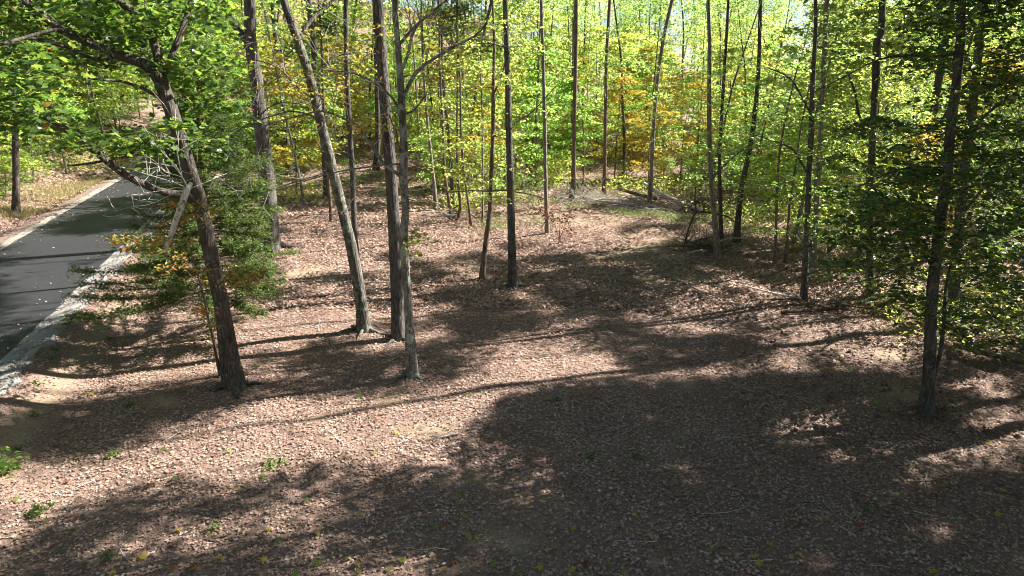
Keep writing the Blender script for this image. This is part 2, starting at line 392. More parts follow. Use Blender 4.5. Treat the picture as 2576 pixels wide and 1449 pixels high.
def asphalt_mat():
    m, nt, out = new_mat('asphalt'); co = coords(nt, 'Object')
    f = noise(nt, 160, 3, co, .7); b = noise(nt, .5, 3, co); s = noise(nt, 3, 4, coords(nt, 'Object', (3.5, .25, 1)), .6)
    c = ramp(nt, [(.3, (.012, .0115, .014)), (.7, (.032, .031, .036))], f.outputs[0])
    c = mix(nt, ramp(nt, [(.4, (0, 0, 0)), (.7, (.5, .5, .5))], b.outputs[0]), c, (.026, .026, .028))
    c = mix(nt, ramp(nt, [(.55, (0, 0, 0)), (.75, (.35, .35, .35))], s.outputs[0]), c, (.044, .043, .043))
    p = nt.nodes.new('ShaderNodeBsdfPrincipled'); p.inputs['Roughness'].default_value = .7; p.inputs['Specular IOR Level'].default_value = .4
    nt.links.new(c, p.inputs['Base Color'])
    bp = nt.nodes.new('ShaderNodeBump'); bp.inputs['Strength'].default_value = .5; bp.inputs['Distance'].default_value = .01
    nt.links.new(f.outputs[0], bp.inputs['Height']); nt.links.new(bp.outputs[0], p.inputs['Normal'])
    nt.links.new(p.outputs[0], out.inputs[0]); return m
M['asphalt'] = asphalt_mat()
def stone_mat(name, stops, scale=30):
    m, nt, out = new_mat(name); co = coords(nt, 'Object')
    n = noise(nt, scale, 5, co, .7)
    c = ramp(nt, stops, n.outputs[0])
    c = mix(nt, math_n(nt, 'MULTIPLY', attr(nt), .45), c, tuple(x * .55 for x in stops[0][1]))
    p = nt.nodes.new('ShaderNodeBsdfPrincipled'); p.inputs['Roughness'].default_value = .9; p.inputs['Specular IOR Level'].default_value = .2
    nt.links.new(c, p.inputs['Base Color'])
    bp = nt.nodes.new('ShaderNodeBump'); bp.inputs['Strength'].default_value = .9; bp.inputs['Distance'].default_value = .03
    nt.links.new(n.outputs[0], bp.inputs['Height']); nt.links.new(bp.outputs[0], p.inputs['Normal'])
    nt.links.new(p.outputs[0], out.inputs[0]); return m
M['gravel'] = stone_mat('gravel', [(.3, (.22, .205, .185)), (.6, (.40, .38, .35)), (.8, (.54, .52, .49))])
M['gravel_tan'] = stone_mat('gravel_tan', [(.3, (.20, .17, .135)), (.6, (.34, .30, .25)), (.8, (.46, .42, .36))])
M['soil'] = stone_mat('dug_soil', [(.3, (.10, .07, .052)), (.7, (.24, .17, .125))], 12)

# ------------------------------------------------------------------ ground, road, gravel shoulders
SOIL = [(1180,1380,190,70),(1230,1230,150,60),(990,1000,36,50),(1080,1080,90,22),(800,1040,28,50),(850,1105,60,16),(90,1200,60,60),(1690,1100,60,60),(2250,1000,70,40),
        (1640,620,110,55),(1690,970,80,30),(1480,560,90,30),(1560,640,120,20),(990,480,70,40),(780,690,90,30),(2250,890,80,22),(1180,660,90,18),(1700,700,140,20),(400,1010,70,20),(1420,1330,120,60)]
def soil_mask(x, y):
    px, py, dep = proj(np.stack([x, y, terrain(x, y)], -1))
    s = np.zeros(len(px))
    for cx, cy_, rx, ry in SOIL:
        s = np.maximum(s, np.exp(-(((px - cx) / rx) ** 2 + ((py - cy_) / ry) ** 2) * 1.2))
    s *= 1.1 * (dep > 1) * (.35 + .65 * sstep(.3, .7, .5 + .3 * np.sin(x * 3.1 + 2 * np.sin(y * 2.3)) + .3 * np.sin(y * 4.1 + 1.5 * np.sin(x * 2.7)) * np.sin(x * 1.3)))
    s += .35 * np.clip(np.sin(x * .8 + 2 * np.sin(y * .5)) * np.sin(y * .9 + x * .3) - .45, 0, 1)
    d = road_d(x, y); s = np.maximum(s, np.exp(-((d - 3.5) / .5) ** 2) * .6)
    return np.clip(s, 0, 1)
def axis(lo, hi, fine, step, grow=1.25):
    a = list(np.arange(fine[0], fine[1] + 1e-6, step)); s = step
    while a[-1] < hi: s *= grow; a.append(a[-1] + s)
    s = step; b = [a[0]]
    while b[-1] > lo: s *= grow; b.append(b[-1] - s)
    return np.array(b[:0:-1] + a)
gx = axis(-900, 900, (-36, 30), .3); gy = axis(-300, 1500, (3, 62), .3)
X, Y = np.meshgrid(gx, gy); xf, yf = X.ravel(), Y.ravel()
gv = np.stack([xf, yf, terrain(xf, yf, True)], -1)
nx = len(gx); ii = (np.arange(len(gy) - 1)[:, None] * nx + np.arange(nx - 1)[None, :]).ravel()
mb = MB(); mb.add(gv, np.stack([ii, ii + 1, ii + nx + 1, ii + nx], -1))
me = mb.mesh('ground', M['ground'], True)
sa = me.attributes.new('soil', 'FLOAT', 'POINT'); sa.data.foreach_set('value', soil_mask(xf, yf).astype(np.float32))
tag(link('ground', me), kind='structure')
def strip(name, d0, d1, nd, mat, lift, edge=0., step=.35, y0=2, y1=92):
    ys = np.arange(y0, y1, step); ds = np.linspace(d0, d1, nd)
    D = np.repeat(ds[None], len(ys), 0)
    if edge:
        e = edge * (np.sin(ys * 2.1) * .5 + np.sin(ys * 5.3 + 1) * .3 + rng.normal(0, .25, len(ys)))
        D[:, -1 if abs(d1) > abs(d0) else 0] += e
    Yg = np.repeat(ys[:, None], nd, 1); Xg = road_xc(Yg) + D / .96
    Z = terrain(Xg, Yg) + lift
    if name != 'road': Z += rng.normal(0, .012, Z.shape)
    if edge: Z[:, -1 if abs(d1) > abs(d0) else 0] -= .07
    i = (np.arange(len(ys) - 1)[:, None] * nd + np.arange(nd - 1)[None, :]).ravel()
    b = MB(); b.add(np.stack([Xg, Yg, Z], -1), np.stack([i, i + 1, i + nd + 1, i + nd], -1))
    return tag(link(name, b.mesh(name, mat, True)), kind='structure')
strip('road', -2.12, 2.12, 14, M['asphalt'], .012, 0)
strip('gravel_shoulder', 2.05, 2.85, 10, M['gravel'], .02, .38)
strip('gravel_shoulder', -2.5, -2.05, 6, M['gravel_tan'], .02, .12)
OCT = np.array([(1,0,0),(-1,0,0),(0,1,0),(0,-1,0),(0,0,1),(0,0,-1)], float)
OCF = np.array([(0,2,4),(2,1,4),(1,3,4),(3,0,4),(2,0,5),(1,2,5),(3,1,5),(0,3,5)])
def stones(mb, p, s):
    n = len(p); v = OCT[None] * (s[:, None, None] * (1 + rng.normal(0, .3, (n, 6, 1)))) * np.array([1, 1, .7]) + rng.normal(0, .15, (n, 6, 3)) * s[:, None, None]
    mb.add(p[:, None, :] + v, (np.arange(n)[:, None, None] * 6 + OCF[None]).reshape(-1, 3), np.repeat(rng.random(n), 8))
mb = MB()
n = 9000; ys = 9 + 34 * rng.random(n) ** 1.6; ds = np.where(rng.random(n) < .8, 2.5 + rng.normal(0, .34, n) * np.where(rng.random(n) < .25, 2, 1), -2.4 + rng.normal(0, .16, n))
ds = np.where((ds > 0) & (ds < 2.05), 2.1 + rng.random(n), ds); xs = road_xc(ys) + ds / .96
stones(mb, np.stack([xs, ys, terrain(xs, ys) + .025], -1), .009 + .02 * rng.random(n) ** 2)
tag(link('loose_gravel', mb.mesh('loose_gravel', M['gravel'])), 'loose pale limestone gravel along the edges of the asphalt road', 'gravel', kind='stuff')

# ------------------------------------------------------------------ leaf litter
def on_ground(x, y, lift=0.): return np.stack([x, y, terrain(x, y) + lift], -1)
def scatter(n, y0, y1):
    """points on the part of the floor in and around the view"""
    y = np.sqrt(rng.random(n) * (y1 ** 2 - y0 ** 2) + y0 ** 2); x = (rng.random(n) * 2 - 1) * (y * .80 + 4.5)
    d = road_d(x, y); k = (d > 2.95) | (d < -2.9) | ((d > 2.4) & (rng.random(n) < .22))
    k &= ~((d > 2.9) & (d < 3.9) & (rng.random(n) < .6))
    k &= rng.random(n) > soil_mask(x, y) * .85
    k &= rng.random(n) < .55 + .55 * (.5 + .5 * np.sin(x * 2.9 + 1.9 * np.sin(y * 1.7)) * np.sin(y * 3.3 - x))
    return x[k], y[k]
def drift(x, y): return np.clip(.5 + .5 * (.5 * np.sin(x * 1.7 + 1.6 * np.sin(y * 1.1)) * np.sin(y * 2.1 + x * .5) + .5 * np.sin(x * 4.3 + y * 2.2 + 2 * np.sin(y * .9))), 0, 1)
def tone(x, y): return np.clip(.72 * rng.random(len(x)) + .28 * drift(x + 3, y * .8) + .0, 0, 1)
mb = MB()
x, y = scatter(82000, 6.6, 15); leaves(mb, on_ground(x, y, .008 + .02 * rng.random(len(x))), .028 + .042 * rng.random(len(x)), .26, shape='lobed', aspect=.62, a=tone(x, y))
x, y = scatter(112000, 6.6, 20); leaves(mb, on_ground(x, y, .008 + .02 * rng.random(len(x))), .030 + .036 * rng.random(len(x)), .26, aspect=.5, a=tone(x, y))
x, y = scatter(34000, 15, 22); leaves(mb, on_ground(x, y, .008 + .02 * rng.random(len(x))), .05 + .05 * rng.random(len(x)), .25, shape='oak', aspect=.62, a=tone(x, y))
x, y = scatter(130000, 19, 33); leaves(mb, on_ground(x, y, .012 + .04 * rng.random(len(x))), .075 + .055 * rng.random(len(x)), .28, aspect=.7, a=tone(x, y))
x, y = scatter(80000, 33, 58); leaves(mb, on_ground(x, y, .012 + .05 * rng.random(len(x))), .13 + .08 * rng.random(len(x)), .4, aspect=.75, a=tone(x, y))
n = 1100; y = rng.uniform(10, 50, n); x = road_xc(y) + np.sign(rng.normal(0, 1, n)) * 2.6 * rng.random(n) ** .35        # leaves blown on to the road and shoulders
leaves(mb, on_ground(x, y, .03), .06 + .05 * rng.random(n), .3, aspect=.6)
tag(link('leaf_litter', mb.mesh('leaf_litter', M['litter'])), 'carpet of dry brown and pinkish fallen leaves over the clearing', 'leaf litter', kind='stuff')
# ------------------------------------------------------------------ trees
def px_path(pts, Y0, dY=0.):
    out = []
    L = len(pts)
    for i, (px, py, w) in enumerate(pts):
        Yi = Y0 + dY * (i / max(1, L - 1)) ** 1.2
        p = atY(px, py, Yi); dep = (p - C0) @ FW
        out.append([*p, .39 * w * dep / FPX])
    return np.array(out)
def grow(mb, nodes, p, d, length, r, depth, sides=4):
    """bare twig that bends and forks"""
    n = max(3, int(length / .22)); pts = [p]; d = d / np.linalg.norm(d)
    for k in range(n):
        d = d + rng.normal(0, .16, 3) + np.array([0, 0, .05]); d /= np.linalg.norm(d)
        pts.append(pts[-1] + d * length / n)
    pts = np.array(pts); rad = np.linspace(r, max(r * .3, .004), len(pts)); tube(mb, pts, rad, sides)
    for q, rr in zip(pts[1:], rad[1:]): nodes.append((q, rr))
    if depth > 0:
        for _ in range(rng.integers(2, 4)):
            k = rng.integers(1, len(pts)); dd = d + rng.normal(0, .75, 3)
            grow(mb, nodes, pts[k], dd, length * rng.uniform(.4, .7), max(rad[k] * .6, .005), depth - 1, 3)
def connect(mb, nodes, clumps, r0=.03, low=1.2):
    """join each leaf clump to the nearest wood below it"""
    if not len(clumps): return
    P = np.array([a for a, _ in nodes]); Rr = np.array([b for _, b in nodes])
    order = np.argsort([np.min(np.sum((P - c) ** 2, 1)) for c in clumps])
    for i in order:
        c = clumps[i]; dv = P - c; cost = np.linalg.norm(dv, axis=1) + low * np.clip(dv[:, 2] + .15, 0, None) + .04 * np.maximum(0, .02 - Rr) * 100
        k = int(np.argmin(cost)); a = P[k]; L = np.linalg.norm(c - a)
        if L < .05: continue
        m1 = a * .67 + c * .33 + rng.normal(0, .06 * L, 3); m2 = a * .33 + c * .67 + rng.normal(0, .06 * L, 3) + [0, 0, .06 * L]
        path = catmull(np.array([a, m1, m2, c]), max(.25, L / 5))
        ra = min(Rr[k] * .7, r0 * (.35 + .25 * L)); rad = np.linspace(ra, max(.006, ra * .35), len(path))
        tube(mb, path, rad, 4, cap=False)
        P = np.vstack([P, path[1:]]); Rr = np.concatenate([Rr, rad[1:]])
def clump_leaves(mb, clumps, n, rad, size, flat=.35, tilt=.5, shape='kite', aspect=.62):
    clumps = np.asarray(clumps, float)
    if not len(clumps): return
    n = np.maximum(3, (n * rng.uniform(.5, 1.5, len(clumps))).astype(int))
    c = np.repeat(clumps, n, 0); rr = np.repeat(rad * rng.uniform(.7, 1.3, len(clumps)), n)[:, None]
    off = rng.normal(0, 1, (len(c), 3)); off[:, 2] *= flat
    off = off * rr * .62
    off[:, 2] -= .22 * (off[:, 0] ** 2 + off[:, 1] ** 2) / np.maximum(rr[:, 0], .2)
    leaves(mb, c + off, size * rng.uniform(.65, 1.35, len(c)), tilt, shape=shape, aspect=aspect)
def in_polys(poly, n, Y0, Y1):
    xs = [p[0] for p in poly]; ys = [p[1] for p in poly]; out = []
    while len(out) < n:
        a, b = random.uniform(min(xs), max(xs)), random.uniform(min(ys), max(ys))
        if bool(in_poly(np.array(a), np.array(b), poly)):
            p = atY(a, b, random.uniform(Y0, Y1))
            if p[2] > terrain(p[0], p[1]) + .3: out.append(p)
    return np.array(out)
def crown_clumps(top, lo, hi, rad, n, prune=True, pw=1.0):
    out = []
    for _ in range(n):
        h = random.random(); z = lo + (hi - lo) * h
        rr = rad * math.sqrt(random.random()) * math.sin(math.pi * min(.97, .2 + .75 * h)) ** .6
        a = random.random() * 6.283
        p = np.array([top[0] + rr * math.cos(a), top[1] + rr * math.sin(a), z])
        sh = shade_at(*shadow_px(p)) if prune else 1.
        if random.random() > (sh if pw >= 1 else (1. if sh > .8 else sh * .4)): continue
        out.append(p)
    return np.array(out).reshape(-1, 3)
def tree(name, label, trunk, bark, H=20, limbs=(), fol=(), crown=None, twigs=0, sides=12, flare=.26, rough=.045, cat='tree', group=None, Y=None, leaf='leaf_green', twigmat='twig', knots=3, base=None):
    """trunk: [(px, py, width)] from the foot up; limbs: [(points, depth change)]; fol: leaf masses; crown: (low, radius, clumps)"""
    b = at(trunk[0][0], trunk[0][1]) if base is None else np.array(base, float)
    Y = b[1] if Y is None else Y
    T = px_path(trunk, Y) if base is None else np.array([[*b, trunk[0]], [b[0] + random.uniform(-.3, .3), b[1] + random.uniform(-.3, .3), b[2] + H * .4, trunk[0] * .72]])
    T[0, :3] = b
    root = empty(name, b, label, cat, group)
    d = T[-1, :3] - T[-2, :3]; d /= np.linalg.norm(d); q = T[-1].copy(); r = q[3]; zt = b[2] + H; ext = []
    while q[2] < zt - .5:
        d = d * .8 + np.array([0, 0, 1]) * .2 + rng.normal(0, .05, 3); d /= np.linalg.norm(d)
        st = 1.5; f = (q[2] - T[-1, 2]) / max(1, zt - T[-1, 2])
        q = np.array([*(q[:3] + d * st), r * (1 - .85 * f)]); ext.append(q)
    T = np.vstack([T] + [e[None] for e in ext])
    foot = T[0].copy(); foot[2] -= .35
    full = catmull(np.vstack([foot, T]), .22 if sides > 9 else .6)
    mb = MB(); tube(mb, full[:, :3], np.maximum(full[:, 3], .008), sides, rough, flare, knots=knots)
    link('trunk', mb.mesh('trunk', M[bark], True, b), root)
    if sides >= 14:                                            # surface roots spreading from the foot
        r0 = T[0, 3]; a0 = random.random() * 6.28; nr = random.choice((4, 5, 6))
        for q in range(nr):
            a = a0 + q * 6.283 / nr + random.uniform(-.35, .35); L = r0 * random.uniform(2.2, 4.); dr = np.array([math.cos(a), math.sin(a), 0])
            p3 = [b + dr * r0 * .45 + [0, 0, r0 * 1.1], b + dr * r0 * .95 + [0, 0, r0 * .38], b + dr * (r0 + L * .5) + [0, 0, .02], b + dr * (r0 + L) + [0, 0, -.06]]
            c = catmull(np.array([[*p_, r_] for p_, r_ in zip(p3, (r0 * .34, r0 * .30, r0 * .17, r0 * .07))]), .1); rm = MB(); tube(rm, c[:, :3], c[:, 3], 7, .08)
            link('root', rm.mesh('root', M[bark], True, b), root)
    nodes = [(p[:3], p[3]) for p in full[3:]]
    tb = MB()
    for pts, dY in limbs:
        lp = px_path(pts, Y, dY)
        k = int(np.argmin(np.linalg.norm(full[:, :3] - lp[0, :3], axis=1))); lp[0, :3] = full[k, :3]
        c = catmull(lp, .18); mb = MB(); tube(mb, c[:, :3], c[:, 3], 8 if pts[0][2] > 8 else 6, .06)
        lo_ = link('limb', mb.mesh('limb', M[bark], True, b), root)
        nodes += [(p[:3], p[3]) for p in c[1:]]
        if twigs:
            lt = MB()
            for _ in range(int(twigs * len(c) / 14) + 1):
                i = random.randrange(len(c) // 4, len(c)); dd = (c[min(i + 1, len(c) - 1), :3] - c[i - 1, :3]); dd = dd / np.linalg.norm(dd) + rng.normal(0, .6, 3)
                grow(lt, nodes, c[i, :3], dd, rng.uniform(.6, 1.6), max(.006, min(.014, c[i, 3] * .35)), 2)
            tag(link('twigs', lt.mesh('twigs', M[twigmat], True, b), lo_), kind='stuff')
    crowns = {}
    for f in fol:
        cl = in_polys(f['poly'], f['n'], Y + f['dy'][0], Y + f['dy'][1])
        connect(tb, nodes, cl, f.get('r0', .02)); nodes += [(c, .012) for c in cl]
        clump_leaves(crowns.setdefault(f.get('mat', leaf), MB()), cl, f.get('k', 60), f.get('R', .45), f.get('s', .12), f.get('flat', .3), f.get('tilt', .5), f.get('shape', 'kite'), f.get('aspect', .62))
    if crown:
        PENDING.append(dict(root=root, nodes=list(nodes), path=full[:, :3].copy(), lo=b[2] + crown[0], hi=zt, rad=crown[1], n=crown[2], leaf=leaf, b=b, cl=[], mat=twigmat))
    if tb.n: tag(link('branches', tb.mesh('branches', M[twigmat], True, b), root), kind='stuff')
    for k, m in crowns.items():
        if m.n: tag(link('crown', m.mesh('crown', M[k], False, b), root), kind='stuff')
    return root

PENDING = []
def wavy(x, y): return .5 + .5 * (.45 * math.sin(x * 2.1 + 1.7 * math.sin(y * 1.3)) + .35 * math.sin(y * 2.7 + 1.3 * math.sin(x * 1.9 + 1)) + .2 * math.sin(x * 5.3 + y * 4.1))
LIT = [atY(a, c, 14.5) for a, c in ((250,60),(120,190),(350,90),(60,60),(440,60),(480,250))] + [atY(445, 550, 14.6), atY(470, 480, 14.6)] + [at(a, c) + np.array([0, 0, .5]) for a, c in ((1470,505),(1530,508),(1600,512),(1680,520),(1760,532))] + [at(566, 850) + np.array(o) for o in ((0,0,1.2),(-1.5,0,1.4),(.9,0,1.8),(-.9,0,2.4),(.6,0,2.8),(0,0,3.6),(.3,0,4.6))]   # oak leaves, dead limb, brush line and cedar: crowns leave their sun rays clear
def blocks(p, r=1.0):
    for q in LIT:
        v = p - q; a = v @ TO_SUN
        if a > 0 and np.linalg.norm(v - a * TO_SUN) < r: return True
    return False
def finish_crowns():
    """leaf clumps of the high crowns, placed to cast the shade set in SHADE"""
    miss = {}
    for gx_ in np.arange(-20, 17, .40):
        for gy_ in np.arange(6.5, 46, .40):
            x, y = gx_ + random.uniform(-.2, .2), gy_ + random.uniform(-.2, .2)
            if abs(x) > y * .80 + 1.5: continue
            g = np.array([x, y, float(terrain(x, y))]); px, py, _ = proj(g); px, py = float(px[0]), float(py[0])
            sh = shade_at(px, py)
            if sh < .97 and wavy(x, y) * .9 + random.random() * .1 > (sh if sh > .8 else sh * .86): continue
            opts = []
            for t in PENDING:
                for zz in (.15, .3, .45, .6, .75, .9):
                    z = t['lo'] + (t['hi'] - t['lo']) * zz; p = g + TO_SUN * ((z - g[2]) / TO_SUN[2])
                    k = int(np.argmin(np.abs(t['path'][:, 2] - z))); d = math.hypot(p[0] - t['path'][k, 0], p[1] - t['path'][k, 1])
                    if d < t['rad'] * (1.25 - .5 * abs(zz - .45)): opts.append((d / t['rad'] + random.random() * .8, t, p))
            if not opts:
                key = (int(x // 4) * 4, int(y // 4) * 4); miss[key] = miss.get(key, 0) + 1; continue
            opts.sort(key=lambda o: o[0])
            for o in opts[:2 if sh > .9 else 1]:
                if not blocks(o[2]): o[1]['cl'].append(o[2])
    print('uncovered', sum(miss.values()), sorted(miss.items(), key=lambda m: -m[1])[:14])
    for t in PENDING:
        for _ in range(t['n']):                                # the part of the crown that shades ground out of sight
            h = random.random(); z = t['lo'] + (t['hi'] - t['lo']) * h; k = int(np.argmin(np.abs(t['path'][:, 2] - z)))
            rr = t['rad'] * math.sqrt(random.random()) * math.sin(math.pi * min(.97, .2 + .75 * h)) ** .6; a = random.random() * 6.283
            p = np.array([t['path'][k, 0] + rr * math.cos(a), t['path'][k, 1] + rr * math.sin(a), z]); sx, sy = shadow_px(p)
            if (-80 < sx < 2660 and 430 < sy < 1530 and shade_at(sx, sy) < .95) or blocks(p): continue
            t['cl'].append(p)
        if not t['cl']: continue
        tb, m = MB(), MB(); cl = np.array(t['cl']); connect(tb, t['nodes'], cl, .03)
        clump_leaves(m, cl, 80, .5, .17, .45, .7)
        tag(link('branches', tb.mesh('branches', M[t['mat']], True, t['b']), t['root']), kind='stuff')
        tag(link('crown', m.mesh('crown', M['leaf_canopy'], False, t['b']), t['root']), kind='stuff')

# leaning oak with the dead limb
tree('oak_tree', 'leaning rough-barked oak with leafy limbs arching over the road', [(588,972,66),(574,880,55),(556,760,48),(532,650,46),(505,520,44),(478,430,43),(450,340,42),(425,262,42),(404,205,42),(386,176,40),(360,160,34),(300,140,30),(235,112,26),(165,80,22),(110,45,20)], 'bark_oak', 12,
     limbs=[([(404,215,34),(398,150,30),(380,90,28),(345,40,26),(280,-10,24)], .8),
            ([(500,505,30),(470,490,27),(430,487,26),(380,472,25),(315,440,24),(262,400,22),(200,350,20),(125,300,18),(60,275,16),(-30,240,14)], -2.2),
            ([(410,240,12),(360,222,11),(310,205,9),(250,200,7),(195,190,4)], -1.0),
            ([(255,400,9),(220,412,8),(170,415,5)], -.8),
            ([(300,142,14),(240,150,12),(170,120,10),(60,95,9),(-40,130,8)], -1.5),
            ([(235,112,12),(150,75,11),(60,95,10),(-30,120,8)], -2.5),
            ([(404,205,22),(440,120,20),(470,40,18),(490,-30,14)], 1.0)],
     fol=[dict(poly=[(-60,-60),(560,-60),(540,60),(520,160),(470,240),(420,170),(330,200),(200,140),(100,150),(-60,130)], n=105, dy=(-.6,3.2), k=62, R=.5, s=.135, shape='oak', tilt=.55, aspect=.8),
          dict(poly=[(-60,250),(60,260),(160,290),(240,310),(330,330),(440,300),(430,360),(320,390),(230,370),(120,330),(-60,320)], n=24, dy=(-2.6,.6), k=52, R=.42, s=.135, shape='oak', tilt=.5, aspect=.8),
          dict(poly=[(430,150),(560,100),(590,330),(520,420),(460,340),(440,270)], n=26, dy=(.3,2.5), k=50, R=.42, s=.13, shape='oak', aspect=.8),
          dict(poly=[(-60,100),(120,130),(160,260),(60,270),(-60,250)], n=18, dy=(-3,0), k=55, R=.5, s=.13, shape='oak', aspect=.8)],
     crown=(8.5,4.5,60,.8), twigs=1, sides=18, rough=.055, leaf='leaf_oak', flare=.22)
tree('forest_tree', 'thick dark-barked tree behind the cedar with a limb forking off left', [(682,625,58),(678,560,54),(670,450,50),(657,320,45),(643,190,40),(630,95,38),(628,0,36)], 'bark_grey', 22,
     limbs=[([(622,112,30),(600,78,24),(575,38,22),(540,0,20),(500,-50,16)], .5), ([(645,200,5),(610,230,4),(560,240,3)], -.6), ([(655,290,5),(700,260,4),(760,262,3)], -.6), ([(668,420,4),(640,400,3),(600,410,2)], -.5)], crown=(11,5,70), twigs=4, sides=16, leaf='leaf_green', twigmat='twig_pale')
tree('forest_tree', 'lichen-flecked tree leaning left with a faintly curved trunk', [(916,830,44),(908,760,38),(893,665,36),(872,570,34),(852,490,33),(830,400,32),(805,300,31),(775,180,29),(741,80,27),(712,-5,25)], 'bark_lichen', 20,
     limbs=[([(752,90,14),(775,60,12),(800,35,10),(850,-10,8)], .6), ([(780,200,6),(830,150,5),(900,130,4),(960,140,3)], .8), ([(800,290,6),(740,280,5),(660,300,4),(590,330,3)], -.8), ([(790,250,7),(750,220,6),(700,170,5),(640,150,4)], .5), ([(838,430,5),(800,440,5),(700,470,3)], -.6)],
     fol=[dict(poly=[(640,90),(960,40),(1000,170),(800,250),(660,240)], n=26, dy=(-1,2), k=20, R=.45, s=.11, mat='leaf_yellow')], crown=(10,4.5,60), twigs=6, sides=16, leaf='leaf_maple', twigmat='twig_pale')
tree('forest_tree', 'slim grey tree half hidden behind the lichen-flecked leaning trunk', [(900,690,21),(893,600,19),(889,500,18),(886,425,18),(879,325,18),(874,225,17),(871,100,16),(870,0,15)], 'bark_grey', 19, crown=(10,3.5,50), twigs=1, sides=12, leaf='leaf_maple',
     limbs=[([(884,410,6),(866,385,5),(840,380,4)], -.3)])
tree('forest_tree', 'tall straight grey tree beside the lichen-covered forked trunk', [(1003,852,44),(1000,760,41),(994,620,40),(986,480,38),(979,380,37),(968,250,36),(957,100,35),(949,-5,34)], 'bark_grey', 24, crown=(12,5,70), twigs=0, sides=18, leaf='leaf_green', rough=.03)
tree('forest_tree', 'lichen-covered tree with wavy trunk and bare spreading branches', [(1037,945,38),(1032,860,30),(1027,780,27),(1022,690,26),(1015,600,27),(1021,520,25),(1014,450,28),(1016,370,24),(1011,290,23),(1008,225,23),(1004,150,21),(998,80,19),(993,-10,17)], 'bark_mottled', 17,
     limbs=[([(1017,245,13),(1044,186,12),(1094,146,10),(1134,121,9),(1194,91,7),(1224,55,6),(1236,10,5)], .6),
            ([(1014,445,14),(1000,438,12),(966,412,11),(924,350,10),(899,316,9),(859,296,7),(809,280,6),(720,300,5),(640,325,4)], -1.0),
            ([(1010,300,8),(990,250,7),(945,210,6),(890,185,5),(810,175,4)], .6),
            ([(1017,300,7),(1045,275,6),(1070,240,5),(1110,230,3)], -.8),
            ([(1008,180,11),(1025,140,10),(1045,70,9),(1100,20,7),(1160,-30,5)], -.4),
            ([(1006,110,9),(1050,60,8),(1110,10,6)], 1.0),
            ([(962,410,6),(890,425,6),(800,445,4),(700,480,3)], -.5),
            ([(1010,430,7),(1004,370,6),(990,320,5),(980,290,4)], -.3)],
     fol=[dict(poly=[(840,240),(1000,270),(960,330),(860,310)], n=8, dy=(-1,1), k=14, R=.35, s=.10, mat='leaf_yellow'),
          dict(poly=[(1015,590),(1060,585),(1075,620),(1030,650)], n=5, dy=(-.3,.3), k=22, R=.22, s=.11, mat='leaf_maple', shape='oak'),
          dict(poly=[(880,20),(1160,0),(1190,120),(900,160)], n=14, dy=(-1.5,1.5), k=14, R=.4, s=.10, mat='leaf_yellow')], crown=(9,3.5,40), twigs=6, sides=16, rough=.07, leaf='leaf_yellow', twigmat='twig_pale')
tree('forest_tree', 'straight dark tree standing alone in the middle of the clearing', [(1290,722,31),(1288,640,26),(1285,520,24),(1282,400,22),(1279,260,20),(1275,120,18),(1271,-5,17)], 'bark_grey', 22, crown=(12,4,60), twigs=1, sides=14, leaf='leaf_green',
     limbs=[([(1281,320,6),(1300,305,5),(1340,280,4),(1400,215,3)], .4), ([(1277,120,5),(1230,110,4),(1160,112,3)], .5)])
tree('maple_tree', 'young yellow-green maple beside the lone dark trunk', [(1212,702,20),(1222,610,16),(1233,520,15),(1236,440,14),(1240,340,13),(1241,220,11),(1243,110,9),(1240,20,7)], 'bark_brown', 12,
     limbs=[([(1237,350,8),(1252,342,7),(1266,338,5)], -.2), ([(1235,490,7),(1260,478,6),(1330,488,4),(1370,500,2)], -.4), ([(1233,485,6),(1190,480,5),(1120,482,3)], .3), ([(1241,230,7),(1265,180,6),(1280,120,5)], .3)],
     fol=[dict(poly=[(1120,60),(1340,40),(1360,300),(1330,560),(1210,560),(1130,420),(1100,250)], n=60, dy=(-1.6,1.8), k=34, R=.42, s=.115, mat='leaf_maple', flat=.25)], twigs=1, sides=12, leaf='leaf_maple')
slim = [
 ('thin straight sapling behind the lichen-flecked leaning tree', [(834,556,12),(830,500,10),(824,430,9),(818,340,9),(812,220,8),(806,60,7)], 'bark_brown', 'leaf_maple'),
 ('slender pole leaning left among the saplings behind the dark-barked tree', [(766,515,9),(758,470,8),(742,390,7),(722,310,7),(706,240,6),(690,150,5)], 'bark_pale', 'leaf_maple'),
 ('pale slim tree at the end of the sapling row beside the track', [(1097,528,14),(1092,470,11),(1082,370,10),(1072,270,9),(1064,150,8),(1060,0,7)], 'bark_pale', 'leaf_maple'),
 ('slim tree with a kinked foot in the sapling row beside the track', [(1134,538,12),(1127,490,10),(1118,425,9),(1115,330,8),(1108,200,8),(1104,30,7)], 'bark_brown', 'leaf_maple'),
 ('sapling with a curved foot in the middle of the row beside the track', [(1152,552,10),(1158,520,9),(1153,460,8),(1150,400,8),(1150,280,7),(1152,100,6)], 'bark_brown', 'leaf_maple'),
 ('thin forward sapling of the row, next to the young yellow-green maple', [(1186,570,10),(1178,510,8),(1168,440,8),(1160,340,7),(1158,210,6),(1150,90,5)], 'bark_brown', 'leaf_maple'),
 ('very thin sapling just behind the young yellow-green maple', [(1214,560,7),(1215,480,6),(1214,400,6),(1212,260,5)], 'bark_pale', 'leaf_maple'),
]
for lab, tr, bk, lf in slim:
    tree('sapling', lab, tr, bk, 12, fol=[dict(poly=[(tr[2][0]-90,120),(tr[2][0]+90,100),(tr[2][0]+80,tr[0][1]-110),(tr[2][0]-80,tr[0][1]-130)], n=20, dy=(-1.5,1.5), k=30, R=.45, s=.12, mat=lf, flat=.22)], crown=(7,1.6,10), sides=9, flare=.15, cat='sapling', leaf=lf)
